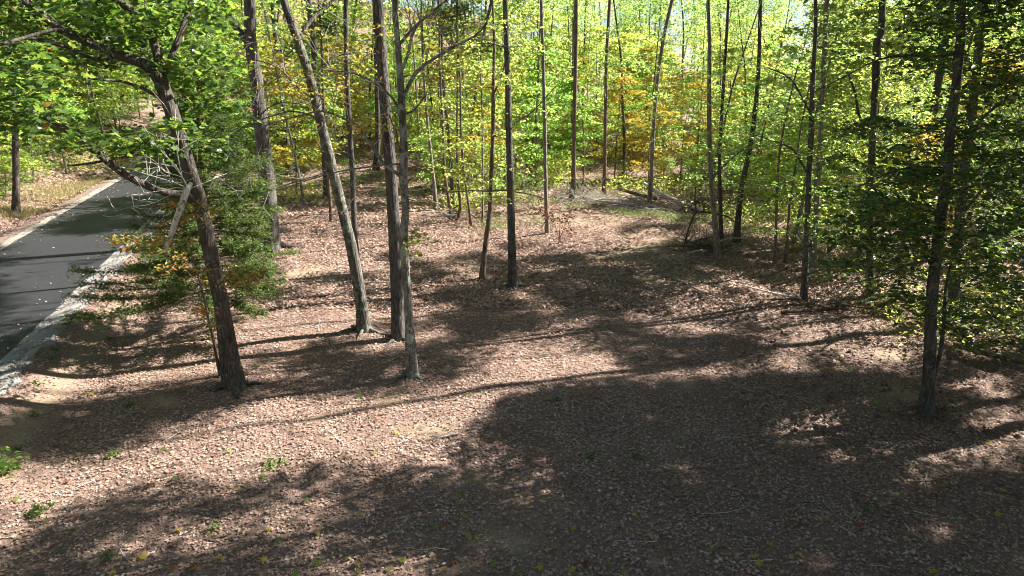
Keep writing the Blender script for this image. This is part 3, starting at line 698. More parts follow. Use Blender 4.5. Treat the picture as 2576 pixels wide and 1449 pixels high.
mid = [
 ('forest_tree', 'slim pale tree with a dead brown sapling beside its foot', [(1377,587,16),(1374,520,13),(1372,430,12),(1370,300,12),(1366,150,11),(1361,-5,10)], 'bark_pale', 20, (11,3,40), 'leaf_maple'),
 ('forest_tree', 'straight tree with flared dark foot at the left end of the brush line', [(1440,500,22),(1443,440,15),(1444,330,14),(1448,150,13),(1450,-5,12)], 'bark_brown', 22, (12,3.5,50), 'leaf_green'),
 ('forest_tree', 'straight brown trunk rising behind the heap of cut branches', [(1520,488,16),(1521,420,12),(1523,300,11),(1526,140,11),(1534,-5,10)], 'bark_brown', 22, (12,3.5,50), 'leaf_green'),
 ('forest_tree', 'pale trunk curving right beside the fallen white log', [(1634,514,17),(1638,440,13),(1643,340,13),(1652,220,12),(1669,100,12),(1692,-5,11)], 'bark_pale', 22, (12,3.5,50), 'leaf_green'),
 ('forest_tree', 'greyish tree with forked bare stick propped beside it', [(1806,652,22),(1797,540,17),(1787,430,15),(1784,260,14),(1785,110,13),(1782,-5,12)], 'bark_pale', 20, (11,3.5,50), 'leaf_green'),
 ('forest_tree', 'darker twin trunk close behind the greyish tree', [(1814,600,14),(1812,500,13),(1810,420,12),(1815,300,11),(1824,150,10),(1832,0,9)], 'bark_beech', 18, (10,3,40), 'leaf_green'),
 ('forest_tree', 'dark trunk with spreading foot leaning right over green undergrowth', [(1852,608,24),(1858,540,18),(1866,470,17),(1884,385,16),(1897,300,15),(1908,180,13),(1912,40,12)], 'bark_beech', 18, (10,3.5,45), 'leaf_green'),
 ('forest_tree', 'dark slim straight tree with low side branches at the clearing edge', [(2022,757,24),(2026,660,20),(2033,510,19),(2040,340,17),(2045,200,15),(2052,60,12)], 'bark_beech', 16, (10,3,40), 'leaf_green'),
 ('forest_tree', 'pale trunk with peeling brown foot behind the dark slim tree', [(2044,672,20),(2050,600,19),(2057,480,18),(2066,300,16),(2073,150,15),(2080,0,14)], 'bark_pale', 20, (11,3.5,45), 'leaf_green'),
 ('forest_tree', 'dark trunk with a crooked kink high up, standing among beech sprays', [(2188,745,26),(2187,680,23),(2189,590,22),(2192,450,22),(2197,310,21),(2203,180,21),(2206,105,24),(2217,80,22),(2219,0,20)], 'bark_beech', 20, (10,3.5,60), 'leaf_beech'),
]
limbs_mid = {4: [([(1788,440,6),(1840,400,5),(1900,350,3)], .5)],
 7: [([(2030,440,8),(2010,400,7),(1985,370,6),(1900,340,3)], -.6), ([(2042,290,7),(1990,200,6),(1930,170,4)], .5), ([(2034,560,5),(2010,510,4),(1985,480,3)], .6)],
 9: [([(2195,310,8),(2165,300,8),(2150,230,8),(2132,180,7)], -.5), ([(2203,150,8),(2120,135,7),(2050,115,5)], .6)]}
fol_mid = {4: [dict(poly=[(1580,140),(1900,120),(1930,300),(1880,420),(1760,380),(1640,330)], n=55, dy=(-2,2.5), k=36, R=.55, s=.12, flat=.16, tilt=.35)],
 5: [dict(poly=[(1660,300),(1960,280),(1960,480),(1840,540),(1700,460)], n=36, dy=(-1,3), k=36, R=.5, s=.12, flat=.16, tilt=.35)],
 6: [dict(poly=[(1820,240),(2010,200),(2010,560),(1890,570)], n=30, dy=(-1.5,2), k=34, R=.5, s=.12, flat=.2)],
 7: [dict(poly=[(1900,60),(2180,20),(2200,280),(2080,420),(1920,350)], n=44, dy=(-1.5,2.5), k=36, R=.5, s=.12, flat=.16, tilt=.35), dict(poly=[(1950,420),(2100,440),(2080,620),(1960,580)], n=14, dy=(-1,2), k=26, R=.4, s=.11, flat=.2)],
 2: [dict(poly=[(1490,70),(1730,40),(1750,110),(1580,110),(1545,230),(1500,220)], n=26, dy=(-5,-3), k=34, R=.45, s=.12, mat='leaf_beech', flat=.3)],
 9: [dict(poly=[(2080,300),(2300,280),(2330,700),(2250,820),(2120,720),(2080,560)], n=42, dy=(-2.5,2), k=46, R=.5, s=.13, mat='leaf_beech', flat=.15, tilt=.3),
     dict(poly=[(2080,20),(2340,0),(2340,280),(2120,300)], n=26, dy=(-1,3), k=36, R=.5, s=.12, mat='leaf_green', flat=.18, tilt=.35)]}
for i, (nm, lab, tr, bk, H, cr, lf) in enumerate(mid):
    tree(nm, lab, tr, bk, H, limbs=limbs_mid.get(i, ()), fol=fol_mid.get(i, ()), crown=cr, twigs=1, sides=11, leaf=lf, flare=.2)
tree('beech_tree', 'dark beech with a slim second stem at its foot at the clearing edge', [(2326,1040,48),(2334,970,38),(2340,880,36),(2344,760,35),(2355,650,34),(2366,550,33),(2382,450,31),(2391,325,30),(2407,200,28),(2416,100,27),(2420,-10,25)], 'bark_beech', 18,
     limbs=[([(2346,990,16),(2354,930,14),(2366,880,13),(2376,800,12),(2380,720,11),(2400,640,10),(2420,560,8)], 1.2),
            ([(2345,668,9),(2310,660,8),(2270,672,7),(2200,700,5),(2100,722,3)], -1.2), ([(2393,150,10),(2350,142,9),(2280,140,8),(2210,150,6),(2130,190,4),(2050,230,3)], -1.),
            ([(2400,250,8),(2370,300,7),(2330,330,6),(2280,345,4)], -1.5), ([(2383,440,8),(2330,420,7),(2250,430,6),(2160,470,4)], -1.5), ([(2375,500,8),(2440,470,7),(2540,450,5),(2620,440,4)], -.8), ([(2362,590,7),(2290,560,6),(2200,570,4)], 1.0)],
     fol=[dict(poly=[(2120,300),(2380,280),(2600,300),(2600,620),(2480,700),(2400,640),(2260,640),(2110,560)], n=100, dy=(-2.2,2.2), k=56, R=.5, s=.13, mat='leaf_beech', flat=.13, tilt=.28),
          dict(poly=[(2060,560),(2330,560),(2340,800),(2220,760),(2080,690)], n=30, dy=(-1.5,2.5), k=46, R=.45, s=.13, mat='leaf_beech', flat=.13, tilt=.28),
          dict(poly=[(2300,-40),(2600,-40),(2600,260),(2420,280),(2300,180)], n=70, dy=(-1.5,2.5), k=50, R=.5, s=.13, mat='leaf_beech', flat=.15, tilt=.3),
          dict(poly=[(2370,640),(2600,600),(2600,860),(2460,900),(2390,820)], n=34, dy=(-.5,3), k=46, R=.45, s=.13, mat='leaf_beech', flat=.15, tilt=.3)],
     crown=(7.5,5,120,.6), twigs=1, sides=16, leaf='leaf_beech', rough=.03)
tree('beech_tree', 'second dark beech trunk just behind the one with a slim second stem', [(2396,820,34),(2402,700,32),(2412,575,31),(2424,450,30),(2436,350,29),(2452,225,27),(2462,125,26),(2470,0,24)], 'bark_beech', 18,
     limbs=[([(2425,470,10),(2470,420,9),(2540,380,7),(2600,370,5)], .8), ([(2418,540,10),(2460,490,8),(2520,440,6),(2600,420,4)], -.8), ([(2440,340,10),(2480,290,8),(2560,230,6)], .6)],
     fol=[dict(poly=[(2440,200),(2620,180),(2620,640),(2460,620)], n=50, dy=(-1,3), k=48, R=.5, s=.11, mat='leaf_beech', flat=.15, tilt=.3)], crown=(7.5,5,110,.6), twigs=1, sides=14, leaf='leaf_beech')
back = [
 ('thick dark trunk in the saplings behind the dark-barked tree', [(729,438,24),(722,360,20),(715,290,18),(702,180,16),(690,60,15)], 'bark_oak'),
 ('dark trunk on the rise at the end of the track', [(946,428,22),(950,350,17),(949,250,16),(946,120,15),(944,0,14)], 'bark_oak'),
 ('dark trunk with rough bark standing at the roadside woods edge', [(40,538,24),(40,470,20),(39,380,19),(36,260,18),(32,100,16)], 'bark_oak'),
 ('dark trunk in the shade of the bank above the road bend', [(244,300,16),(240,250,14),(238,190,13),(236,60,12)], 'bark_oak'),
]
for lab, tr, bk in back: tree('forest_tree', lab, tr, bk, 22, crown=(11,4,40), sides=11, leaf='leaf_green')
for lab, tr, bk in [('thin sapling pair member with bare lower stem by the green undergrowth', [(1948,668,10),(1952,580,9),(1955,480,8),(1962,380,7)], 'bark_brown'),
                    ('thin sapling leaning right beside the dark slim tree', [(1974,664,9),(1980,600,8),(1986,520,7),(1998,440,6)], 'bark_brown')]:
    tree('sapling', lab, tr, bk, 7, fol=[dict(poly=[(tr[0][0]-70,380),(tr[0][0]+70,380),(tr[0][0]+50,560),(tr[0][0]-50,560)], n=12, dy=(-1,1), k=26, R=.4, s=.11, mat='leaf_green', flat=.2)], sides=8, flare=.3, cat='sapling')

# dead pale limb hanging in the oak, with its dry twigs
YO = at(588, 972)[1]
b = atY(472, 476, YO - .5); root = empty('dead_limb', atY(415, 630, YO - 1.), 'broken pale bare limb hanging against the leaning oak trunk', 'branch')
lp = px_path([(415,632,13),(432,585,17),(445,545,18),(458,512,20),(473,474,20),(480,462,14)], YO - 1., .5); c = catmull(lp, .1)
mb = MB(); tube(mb, c[:, :3], c[:, 3], 10, .1); link('wood', mb.mesh('wood', M['dead'], True, root.location), root)
mb = MB(); nd = []
for _ in range(6): grow(mb, nd, c[-2, :3], np.array([random.uniform(-1.4, .2), random.uniform(-.5, .5), random.uniform(-.1, .9)]), random.uniform(.7, 1.5), .008, 2)
for _ in range(2): grow(mb, nd, c[-2, :3], np.array([-1.2, -.3, -.45]), random.uniform(.9, 1.4), .006, 2)
tag(link('twigs', mb.mesh('twigs', M['dead'], True, root.location), root), kind='stuff')

# small understory tree with orange-tipped leaves around the oak's foot
bs = at(556, 945); root = empty('dogwood_sapling', bs, 'thin two-stemmed sapling with orange-tinged leaves at the foot of the leaning oak', 'sapling')
mb = MB(); nodes = []
for pts, dY in (([(556,950,12),(538,860,10),(522,790,8),(500,700,7),(480,640,6),(440,610,4)], -.8), ([(560,950,10),(552,870,9),(548,800,8),(556,720,7),(590,680,5),(640,690,3)], -.9)):
    lp = px_path(pts, bs[1], dY); lp[0, 2] -= .15; c = catmull(lp, .15); m2 = MB(); tube(m2, c[:, :3], c[:, 3], 7, .05); link('stem', m2.mesh('stem', M['bark_brown'], True, bs), root); nodes += [(p[:3], p[3]) for p in c[2:]]
cl = np.vstack([in_polys(p, n, bs[1] - 1.6, bs[1] + .1) for p, n in (([(285,590),(420,560),(470,600),(400,640),(300,620)], 12), ([(490,680),(560,655),(660,690),(640,715),(520,720)], 11), ([(430,500),(540,505),(540,560),(470,560)], 7), ([(470,780),(560,760),(560,860),(490,840)], 7), ([(380,600),(470,600),(480,680),(420,670)], 6))])
connect(mb, nodes, cl, .012); tag(link('branches', mb.mesh('branches', M['twig'], True, bs), root), kind='stuff')
mb = MB(); clump_leaves(mb, cl, 22, .24, .10, .3, .6, aspect=.5); tag(link('crown', mb.mesh('crown', M['leaf_autumn'], False, bs), root), kind='stuff')

# red cedar behind the oak
cb = at(566, 850); root = empty('cedar_tree', cb, 'bushy bright green cedar with feathery sprays behind the leaning oak', 'tree')
mb = MB(); cp = catmull(np.array([[*cb - [0, 0, .3], .10], [*cb + [.03, 0, 1.2], .085], [*cb + [-.1, 0, 2.8], .06], [*cb + [0, .05, 4.9], .03], [*cb + [.1, 0, 6.2], .01]]), .2)
tube(mb, cp[:, :3], cp[:, 3], 10, .06); link('trunk', mb.mesh('trunk', M['bark_brown'], True, cb), root)
wb, fb = MB(), MB()
nb = 150
for k in range(nb):
    f = (k + .5) / nb; h = .95 + 5.1 * f
    ang = k * 2.399 + rng.normal(0, .3); L = (3.3 * (1 - f) ** .95 + .35) * rng.uniform(.6, 1.1)
    if math.cos(ang) > 0: L = min(L, 1.75) * rng.uniform(.8, 1.05)
    elif f > .4: L *= .7
    p0 = cb + np.array([0, 0, h]); d = np.array([math.cos(ang), math.sin(ang), .12])
    n = 9; t = np.linspace(0, 1, n)[:, None]
    path = p0 + d * L * t + np.array([0, 0, -.34 * L]) * t ** 1.6 * (1 - f * .6) + np.array([0, 0, .22 * L]) * t ** 3
    path += np.cumsum(rng.normal(0, .02, (n, 3)), 0)
    tube(wb, path, np.linspace(.018, .004, n), 4, cap=False)
    ns = int(44 * L) + 8
    tt = rng.uniform(.22, 1.0, ns); idx = np.clip((tt * (n - 1)).astype(int), 0, n - 2); fr = (tt * (n - 1) - idx)[:, None]
    c0 = path[idx] * (1 - fr) + path[idx + 1] * fr
    side = rng.normal(0, 1, (ns, 3)) * [1, 1, .7]; side /= np.linalg.norm(side, axis=1)[:, None]
    dirs = side * .8 + d * .9; dirs /= np.linalg.norm(dirs, axis=1)[:, None]
    Ls = rng.uniform(.16, .5, ns) * (1.15 - .5 * tt)
    for m in range(12):                                       # scale-leaf sprays along each twiglet
        q = c0 + dirs * (Ls * (m + .5) / 12)[:, None] + np.array([0, 0, -.10]) * (Ls * (m / 12) ** 2)[:, None]
        o = rng.normal(0, .024, (ns, 3)); yaw = np.arctan2(dirs[:, 1], dirs[:, 0]) + rng.normal(0, .7, ns)
        leaves(fb, q + o, rng.uniform(.045, .08, ns), .8, aspect=.36, yaw=yaw, fold=.05)
tag(link('branches', wb.mesh('branches', M['bark_brown'], True, cb), root), kind='stuff')
tag(link('crown', fb.mesh('crown', M['cedar'], False, cb), root), kind='stuff')

# dead brown sapling
db = at(1405, 612); root = empty('dead_sapling', db, 'dead sapling with shrivelled red-brown leaves in front of the slim pale tree', 'sapling')
mb = MB(); nodes = []
for k in range(3): grow(mb, nodes, db + [random.uniform(-.1, .1), 0, -.05], np.array([random.uniform(-.4, .4), random.uniform(-.3, .3), 1.4]), random.uniform(1.4, 2.3), .016, 2)
link('stem', mb.mesh('stem', M['rot'], True, db), root)
mb = MB(); sel = [nodes[i][0] for i in rng.choice(len(nodes), 34)]; clump_leaves(mb, sel, 8, .16, .11, .8, .9); tag(link('crown', mb.mesh('crown', M['leaf_dead'], False, db), root), kind='stuff')
# ------------------------------------------------------------------ trees of the woods to the right that shade the clearing
def edge_tree(x, y, H, r, lo, rad, n, leaf, pw=1.):
    b = np.array([x, y, float(terrain(x, y))])
    return tree('forest_tree', 'tall broad-crowned tree in the woods right of the clearing shading the litter', [r], random.choice(['bark_grey', 'bark_beech', 'bark_oak']), H, crown=(lo, rad, int(n * .8)), sides=10, leaf=leaf, base=b, group='tall trees in the woods right of the clearing')
for (x, y, H, r, lo, rad, n) in [(13.2,8.5,17,.20,5.5,4.2,230),(17.5,12.5,20,.24,7,5,260),(20.5,9,20,.22,7,5,240),(23.5,15.5,21,.24,7,5.5,240),(16.5,4.5,18,.2,6,4.5,230),(27,11,21,.25,8,5.5,200),(10.5,4.2,17,.18,7,4.2,200),(21,3.5,20,.22,7,5,200),
                                 (19.5,21,20,.2,9,4.5,170),(24,24,21,.22,9,5,190),(29,20,22,.25,9,5.5,150),(22,30,21,.2,10,4.5,150),(16.5,28,20,.18,9,4,130),(14,-2,18,.2,7,4.5,160),(15.2,14.2,19,.2,6,4.2,220),(19.5,17,20,.2,7,4.6,240),(23,19.5,21,.22,8,5,220),(27,17,22,.22,8,5,200),(20.5,13.5,20,.22,7,4.6,240),(17.5,9.5,19,.2,6,4.4,220),(5.5,-3,18,.2,9,4.5,120)]:
    edge_tree(x, y, H, r, lo, rad, n, 'leaf_beech' if y < 20 else 'leaf_green', .75 if y < 20 else 1.)

finish_crowns()
# ------------------------------------------------------------------ the woods behind: a few kinds, each copied as individuals
def copy_tree(root, loc, rz, s, label=None, group=None):
    o = root.copy(); COL.objects.link(o); o.location = loc; o.rotation_euler = (rng.normal(0, .03), rng.normal(0, .03), rz); o.scale = (s, s, s * rng.uniform(.9, 1.12))
    if label: o['label'] = label
    if group: o['group'] = group
    for ch in root.children:
        c = ch.copy(); COL.objects.link(c); c.parent = o
    return o
def proto(name, label, group, H, r, lo, rad, n, k, R_, s, leaf, bark, flat, layered, cat='tree', stems=1):
    root = empty(name, (0, 0, 0), label, cat, group); tb = MB(); nodes = []
    for st in range(stems):
        a = random.random() * 6.28; sp = 0 if stems == 1 else .35
        pts = [[0, 0, -.4, r * 1.15], [0, 0, 0, r]]; q = np.array([0, 0, 0.])
        d = np.array([sp * math.cos(a), sp * math.sin(a), 1.])
        for i in range(7):
            d = d + np.array([*rng.normal(0, .06, 2), .05]); d /= np.linalg.norm(d); q = q + d * H / 7 * .97; pts.append([*q, r * (1 - .12 * (i + 1)) + .003])
        c = catmull(np.array(pts), .5); m = MB(); tube(m, c[:, :3], c[:, 3], 8 if stems == 1 else 5, .05, .4 if stems == 1 else 0)
        link('trunk' if stems == 1 else 'stem', m.mesh('trunk', M[bark], True), root); nodes += [(p[:3], p[3]) for p in c[2:]]
    T = np.array([p for p, _ in nodes]); cl = []
    for _ in range(n):
        h = random.random(); z = lo + (H - lo) * (h ** .9)
        if layered: z = round(z / .55) * .55 + random.gauss(0, .08)
        rr = rad * math.sqrt(random.random()) * (max(.05, math.sin(math.pi * min(.96, .25 + .7 * h))) ** .7)
        ax = T[int(np.argmin(np.abs(T[:, 2] - z)))]; a = random.random() * 6.283
        cl.append([ax[0] + rr * math.cos(a), ax[1] + rr * math.sin(a), max(z, .25)])
    cl = np.array(cl); connect(tb, nodes, cl, .022 if H < 12 else .035)
    tag(link('branches', tb.mesh('branches', M['twig'], True), root), kind='stuff')
    m = MB(); clump_leaves(m, cl, k, R_, s, flat, .4 if layered else .6, aspect=.66); tag(link('crown', m.mesh('crown', M[leaf], False), root), kind='stuff')
    return root
G_T, G_U, G_S = 'tall forest trees', 'understory trees', 'leafy shrubs'
L_T = {'leaf_green': 'tall straight forest tree with green leaves', 'leaf_maple': 'tall straight forest tree with yellowing leaves'}
L_U = {'leaf_maple': 'slender understory maple with layered yellow-green leaves', 'leaf_green': 'slender understory tree with layered fresh green leaves', 'leaf_yellow': 'slender understory maple turned yellow and orange'}
L_S = {'leaf_green': 'low many-stemmed green shrub under the trees', 'leaf_maple': 'low many-stemmed yellow-green shrub under the trees'}
talls = [proto('forest_tree', L_T[l], G_T, H, r, lo, rad, n, 30, .8, .22, l, bk, .4, False) for (H, r, lo, rad, n, l, bk) in
         [(23, .19, 4.5, 3.6, 130, 'leaf_green', 'bark_grey'), (21, .15, 3.5, 3.2, 120, 'leaf_maple', 'bark_brown'), (24, .21, 6.5, 4, 130, 'leaf_green', 'bark_pale'), (20, .13, 3, 3, 110, 'leaf_maple', 'bark_grey')]]
unders = [proto('understory_tree', L_U[l], G_U, H, r, lo, rad, int(n * 1.15), 48, .46, .18, l, bk, .16, True) for (H, r, lo, rad, n, l, bk) in
          [(8, .06, 1.3, 2.2, 70, 'leaf_maple', 'bark_brown'), (9.5, .075, 1.8, 2.4, 80, 'leaf_maple', 'bark_pale'), (7, .05, 1.0, 2.0, 60, 'leaf_green', 'bark_brown'), (9, .07, 1.5, 2.3, 75, 'leaf_green', 'bark_grey'), (6.5, .045, 1.2, 1.8, 42, 'leaf_yellow', 'bark_brown')]]
shrubs = [proto('shrub', L_S[l], G_S, H, .018, .3, rad, n, 34, .32, .11, l, 'twig', .35, False, 'shrub', 4) for (H, rad, n, l) in [(1.9, 1.0, 34, 'leaf_green'), (1.5, .9, 30, 'leaf_maple'), (2.6, 1.2, 44, 'leaf_green')]]
EDGE = [(-400,560),(0,540),(430,400),(560,470),(690,520),(790,515),(890,478),(905,400),(1075,400),(1090,515),(1210,560),(1300,575),(1400,520),(1500,472),(1640,478),(1760,512),(1880,590),(2050,640),(2200,680),(2350,760),(2576,880),(3200,1100)]
ex, ey = np.array([e[0] for e in EDGE]), np.array([e[1] for e in EDGE])
def wood_ok(x, y, margin=0.):
    d = float(road_d(x, y))
    if -3.6 < d < 4.2 and y < 100: return False
    if d <= -3.6: return d < -5.2
    px, py, dep = proj(np.array([[x, y, float(terrain(x, y))]]))
    if dep[0] < 4 and y > -3: return False
    if y < 0: return True
    if px[0] > 2620: return x > 12 and y > 6
    return py[0] < np.interp(px[0], ex, ey) - margin
placed = []
def region(x, y):
    if road_d(x, y) < 0: return 'across the road'
    if x < -.24 * y: return 'between the road and the track'
    if x < .02 * y: return 'around the end of the track'
    if x < .38 * y: return 'behind the brush line'
    return 'around the dark beeches'
def place(kinds, want, ymin, ymax, gap, smin, smax, check_sun, first, margin=0., crad=2., wide=.86, xr=None, thr=.35):
    got, tries = 0, 0
    while got < want and tries < want * 60:
        tries += 1
        y = math.sqrt(random.random() * (ymax ** 2 - ymin ** 2) + ymin ** 2); x = random.uniform(-1, 1) * (y * wide + 3) if xr is None else random.uniform(*xr)
        if not wood_ok(x, y, margin): continue
        if kinds is shrubs and x > 8 and y < 25: continue
        if kinds is talls and xr is None and x > .05 * y and random.random() < .5: continue
        if any((x - a) ** 2 + (y - b) ** 2 < gap * gap for a, b in placed): continue
        z = float(terrain(x, y)); s = random.uniform(smin, smax)
        if check_sun:
            ok = True
            bad = 0
            for hh in check_sun:
                for ox, oy in ((0, 0), (crad, 0), (-crad, 0), (0, crad), (0, -crad)):
                    sx, sy = shadow_px(np.array([x + ox * s, y + oy * s, z + hh * s]))
                    if -60 <= sx <= 2640 and 500 < sy < 1500 and shade_at(sx, sy) < thr: bad += 1
            ok = bad <= .12 * 5 * len(check_sun) and not any(blocks(np.array([x, y, z + hh * s]), crad + .5) for hh in check_sun)
            if not ok: continue
        placed.append((x, y)); k = kinds[random.randrange(len(kinds))]
        rg = region(x, y); lb = k['base_label'] + ' ' + rg; gp = k['base_group'] + ' ' + rg
        if id(k) in first:
            k['label'] = lb; k['group'] = gp; first.discard(id(k)); k.location = (x, y, z); k.rotation_euler = (0, 0, random.random() * 6.28); k.scale = (s, s, s)
        else: copy_tree(k, (x, y, z), random.random() * 6.28, s, lb, gp)
        got += 1
    return got
for k in talls + unders + shrubs: k['base_label'] = k['label']; k['base_group'] = k['group']
poles = [proto('pole_tree', 'thin straight pole tree with a small high crown', 'pole trees', H, r, lo, 1.6, 40, 36, .6, .17, 'leaf_green', bk, .4, False) for (H, r, lo, bk) in [(17, .075, 10, 'bark_pale'), (19, .10, 11, 'bark_grey'), (15, .055, 9, 'bark_brown')]]
for k in poles: k['base_label'] = k['label']; k['base_group'] = k['group']
f4 = {id(k) for k in poles}
f1, f2, f3 = {id(k) for k in talls}, {id(k) for k in unders}, {id(k) for k in shrubs}
c1 = place(talls, 42, 30, 95, 3., .85, 1.15, (), f1, xr=(-72, -22))
c1 += place(talls, 40, 36, 150, 3.2, .85, 1.15, (7, 11, 15, 19), f1, crad=2.6)
c1 += place(talls, 90, 80, 190, 3.5, .9, 1.2, (), f1, xr=(-20, 130))
for x, y in ((-9,-6),(-3,-9),(3,-8),(9,-10),(-15,-4),(-21,1),(-24,7),(-27,14),(0,-15),(-10,-14),(14,-11),(7,-17),(-19,-9),(-30,8),(20,-6),(-4,-20)):  # unseen woods behind and left of the camera, added to cut sky light
    placed.append((x, y)); copy_tree(talls[random.randrange(4)], (x, y, float(terrain(x, y))), random.random() * 6, random.uniform(.85, 1.1), 'tall straight forest tree in the unseen woods facing the clearing across from the brush line', 'tall trees of the unseen woods facing the clearing')
c4 = place(poles, 110, 32, 85, 1.8, .8, 1.2, (11, 14), f4, crad=1., thr=.12, wide=.8)
placed.clear()
c2 = place(unders, 60, 28, 85, 1.8, .7, 1.25, (), f2, xr=(-65, -22))
c2 += place(unders, 24, 52, 72, 1.6, .8, 1.2, (), f2, xr=(-44, -29))
c2 += place(unders, 28, 55, 92, 1.7, .7, 1.2, (), f2, xr=(-48, -18))
c2 += place(unders, 200, 22, 80, 1.6, .7, 1.25, (2, 4, 7), f2, 4, crad=1.2, thr=.09)
c2 += place(unders, 30, 36, 62, 1.4, .6, 1.1, (3,), f2, 4, crad=.5, thr=.07, xr=(-18, 24))
placed.clear()
c3 = place(shrubs, 45, 28, 75, 1.3, .7, 1.4, (), f3, xr=(-60, -22))
c3 += place(shrubs, 36, 42, 72, 1.2, .9, 1.6, (), f3, xr=(-44, -27))
c3 += place(shrubs, 30, 52, 90, 1.2, .8, 1.4, (), f3, xr=(-46, -16))
c3 += place(shrubs, 40, 26, 52, 1.2, .7, 1.5, (), f3, xr=(-42, -22))
c3 += place(shrubs, 70, 48, 85, 1.3, .8, 1.5, (), f3, xr=(-20, 50))
c3 += place(shrubs, 130, 16, 60, 1.2, .6, 1.25, (), f3, 2)
print('woods', c1, c2, c3)
for o in sc.objects:
    for k in ('base_label', 'base_group'):
        if k in o: del o[k]

# ------------------------------------------------------------------ logs, cut branches, brush
def log(name, label, pts, Y=None, bark='dead', group=None, cat='log', sides=10, lift=.0):
    w = []
    for px, py, wd, up in pts:
        p = at(px, py); dep = (p - C0) @ FW; r = .5 * wd * dep / FPX; w.append([p[0], p[1], p[2] + r * .7 + up + lift, r])
    c = catmull(np.array(w), .2); mb = MB(); tube(mb, c[:, :3], c[:, 3], sides, .07)
    v0 = c[0, :3]; th = np.arange(sides)
    o = link(name, mb.mesh(name, M[bark], True, v0), None, v0); return tag(o, label, cat, group)
log('fallen_log', 'bare white fallen log slanting down beside the pale curving trunk', [(1618,497,7,.75),(1660,520,12,.55),(1712,527,12,.25),(1765,536,9,.1)])
log('fallen_log', 'dark fallen log lying behind the heap of cut branches', [(1555,490,8,.3),(1600,500,9,.2),(1650,508,8,.1)], bark='rot')
log('fallen_log', 'grey cut pole lying along the front of the brush line', [(1500,512,6,.1),(1560,516,6,.05),(1640,524,5,.05),(1700,535,4,.0)])
log('fallen_log', 'weathered log half sunk in litter by the dark kinked trunk', [(1965,790,8,.02),(2060,785,10,.05),(2150,772,12,.08),(2190,765,10,.1)], bark='rot')
log('fallen_log', 'thin fallen pole pointing to the dark slim tree', [(1890,757,4,.0),(1950,756,5,.02),(2010,758,4,.05)], bark='rot')
log('fallen_log', 'pale log caught in the leafy bank behind the beech', [(2390,835,14,.25),(2440,845,14,.2),(2520,858,12,.1)], bark='dead')
log('fallen_log', 'dark log under the beech leaves by the dug bank', [(2395,880,12,.1),(2480,905,13,.1),(2590,930,12,.1)], bark='rot')
log('stick', 'short pale forked stick lying alone on sunlit litter', [(1102,1104,4,.01),(1128,1100,5,.02),(1158,1094,3,.03)], cat='stick', sides=6)
log('stick', 'dark curved stick lying in shade below the lichen-covered tree', [(700,760,3,.0),(760,752,3,.02),(830,745,2,.03)], cat='stick', sides=5, bark='rot')
# forked bare branch propped against the greyish tree
pb = at(1725, 625); root = empty('propped_branch', pb, 'bare dark forked branch hanging down in front of the greyish tree', 'branch')
for pts, dY in (([(1790,535,8),(1752,535,7),(1738,560,6),(1728,590,5),(1718,630,4)], 0), ([(1728,590,5),(1727,610,4),(1730,634,3)], .1), ([(1752,535,5),(1748,500,4),(1750,470,4)], .2), ([(1790,535,6),(1830,545,5),(1850,560,3)], .2)):
    lp = px_path(pts, pb[1], dY); c = catmull(lp, .12); mb = MB(); tube(mb, c[:, :3], c[:, 3], 6, .08); link('limb', mb.mesh('limb', M['rot'], True, pb), root)
def brush(label, px, py, w, h, n, mat, extra=0):
    p = at(px, py); W_ = w * ((p - C0) @ FW) / FPX; root = empty('brush_pile', p, label, 'brush pile')
    for j in range(8):                                        # the bigger sticks one can pick out
        a = random.uniform(0, 6.28); q = p + np.array([random.uniform(-.5, .5) * W_, random.uniform(-.5, .7), random.uniform(.03, h * .5)]); L = random.uniform(.9, 2.2)
        d = np.array([math.cos(a), .5 * math.sin(a), random.uniform(-.15, .25)]) * L
        q2 = q + d; q[2] = max(q[2], float(terrain(q[0], q[1])) + .03); q2[2] = max(q2[2], float(terrain(q2[0], q2[1])) + .03)
        c = catmull(np.array([[*q, .035], [*(q * .5 + q2 * .5 + rng.normal(0, .06, 3)), .028], [*q2, .014]]), .2); m = MB(); tube(m, c[:, :3], c[:, 3], 6, .08); link('branch', m.mesh('branch', M['dead' if j % 2 else mat], True, p), root)
    m = MB(); nd = []
    for j in range(n):
        q = p + np.array([random.gauss(0, .3) * W_, random.gauss(0, .35), 0]); q[2] = float(terrain(q[0], q[1])) + random.uniform(0, h * .6)
        grow(m, nd, q, np.array([random.gauss(0, 1), random.gauss(0, .6), random.uniform(-.1, .5)]), random.uniform(.5, 1.5), random.uniform(.006, .016), 1)
    tag(link('twigs', m.mesh('twigs', M[mat], True, p), root), kind='stuff')
brush('heap of cut grey branches in front of the straight brown trunk', 1500, 512, 150, .6, 90, 'dead')
brush('tangled dark root-like brush pile at the lower end of the white log', 1752, 528, 110, .9, 120, 'rot')
brush('loose heap of twigs between the white log and the grey cut pole', 1640, 530, 130, .45, 70, 'twig')
brush('low tangle of dead twigs around the foot of the greyish tree', 1778, 630, 100, .4, 60, 'rot')
brush('dark tangle of fallen branches beside the dark kinked trunk', 2110, 772, 170, .4, 70, 'rot')
brush('tangle of dead wood under the leaves of the dug bank', 2500, 870, 160, .6, 50, 'rot')
brush('small pile of dead twigs in the sapling row beside the track', 1170, 540, 70, .4, 26, 'rot')
brush('grey dead twigs lying under the saplings behind the dark-barked tree', 600, 470, 140, .3, 20, 'twig')
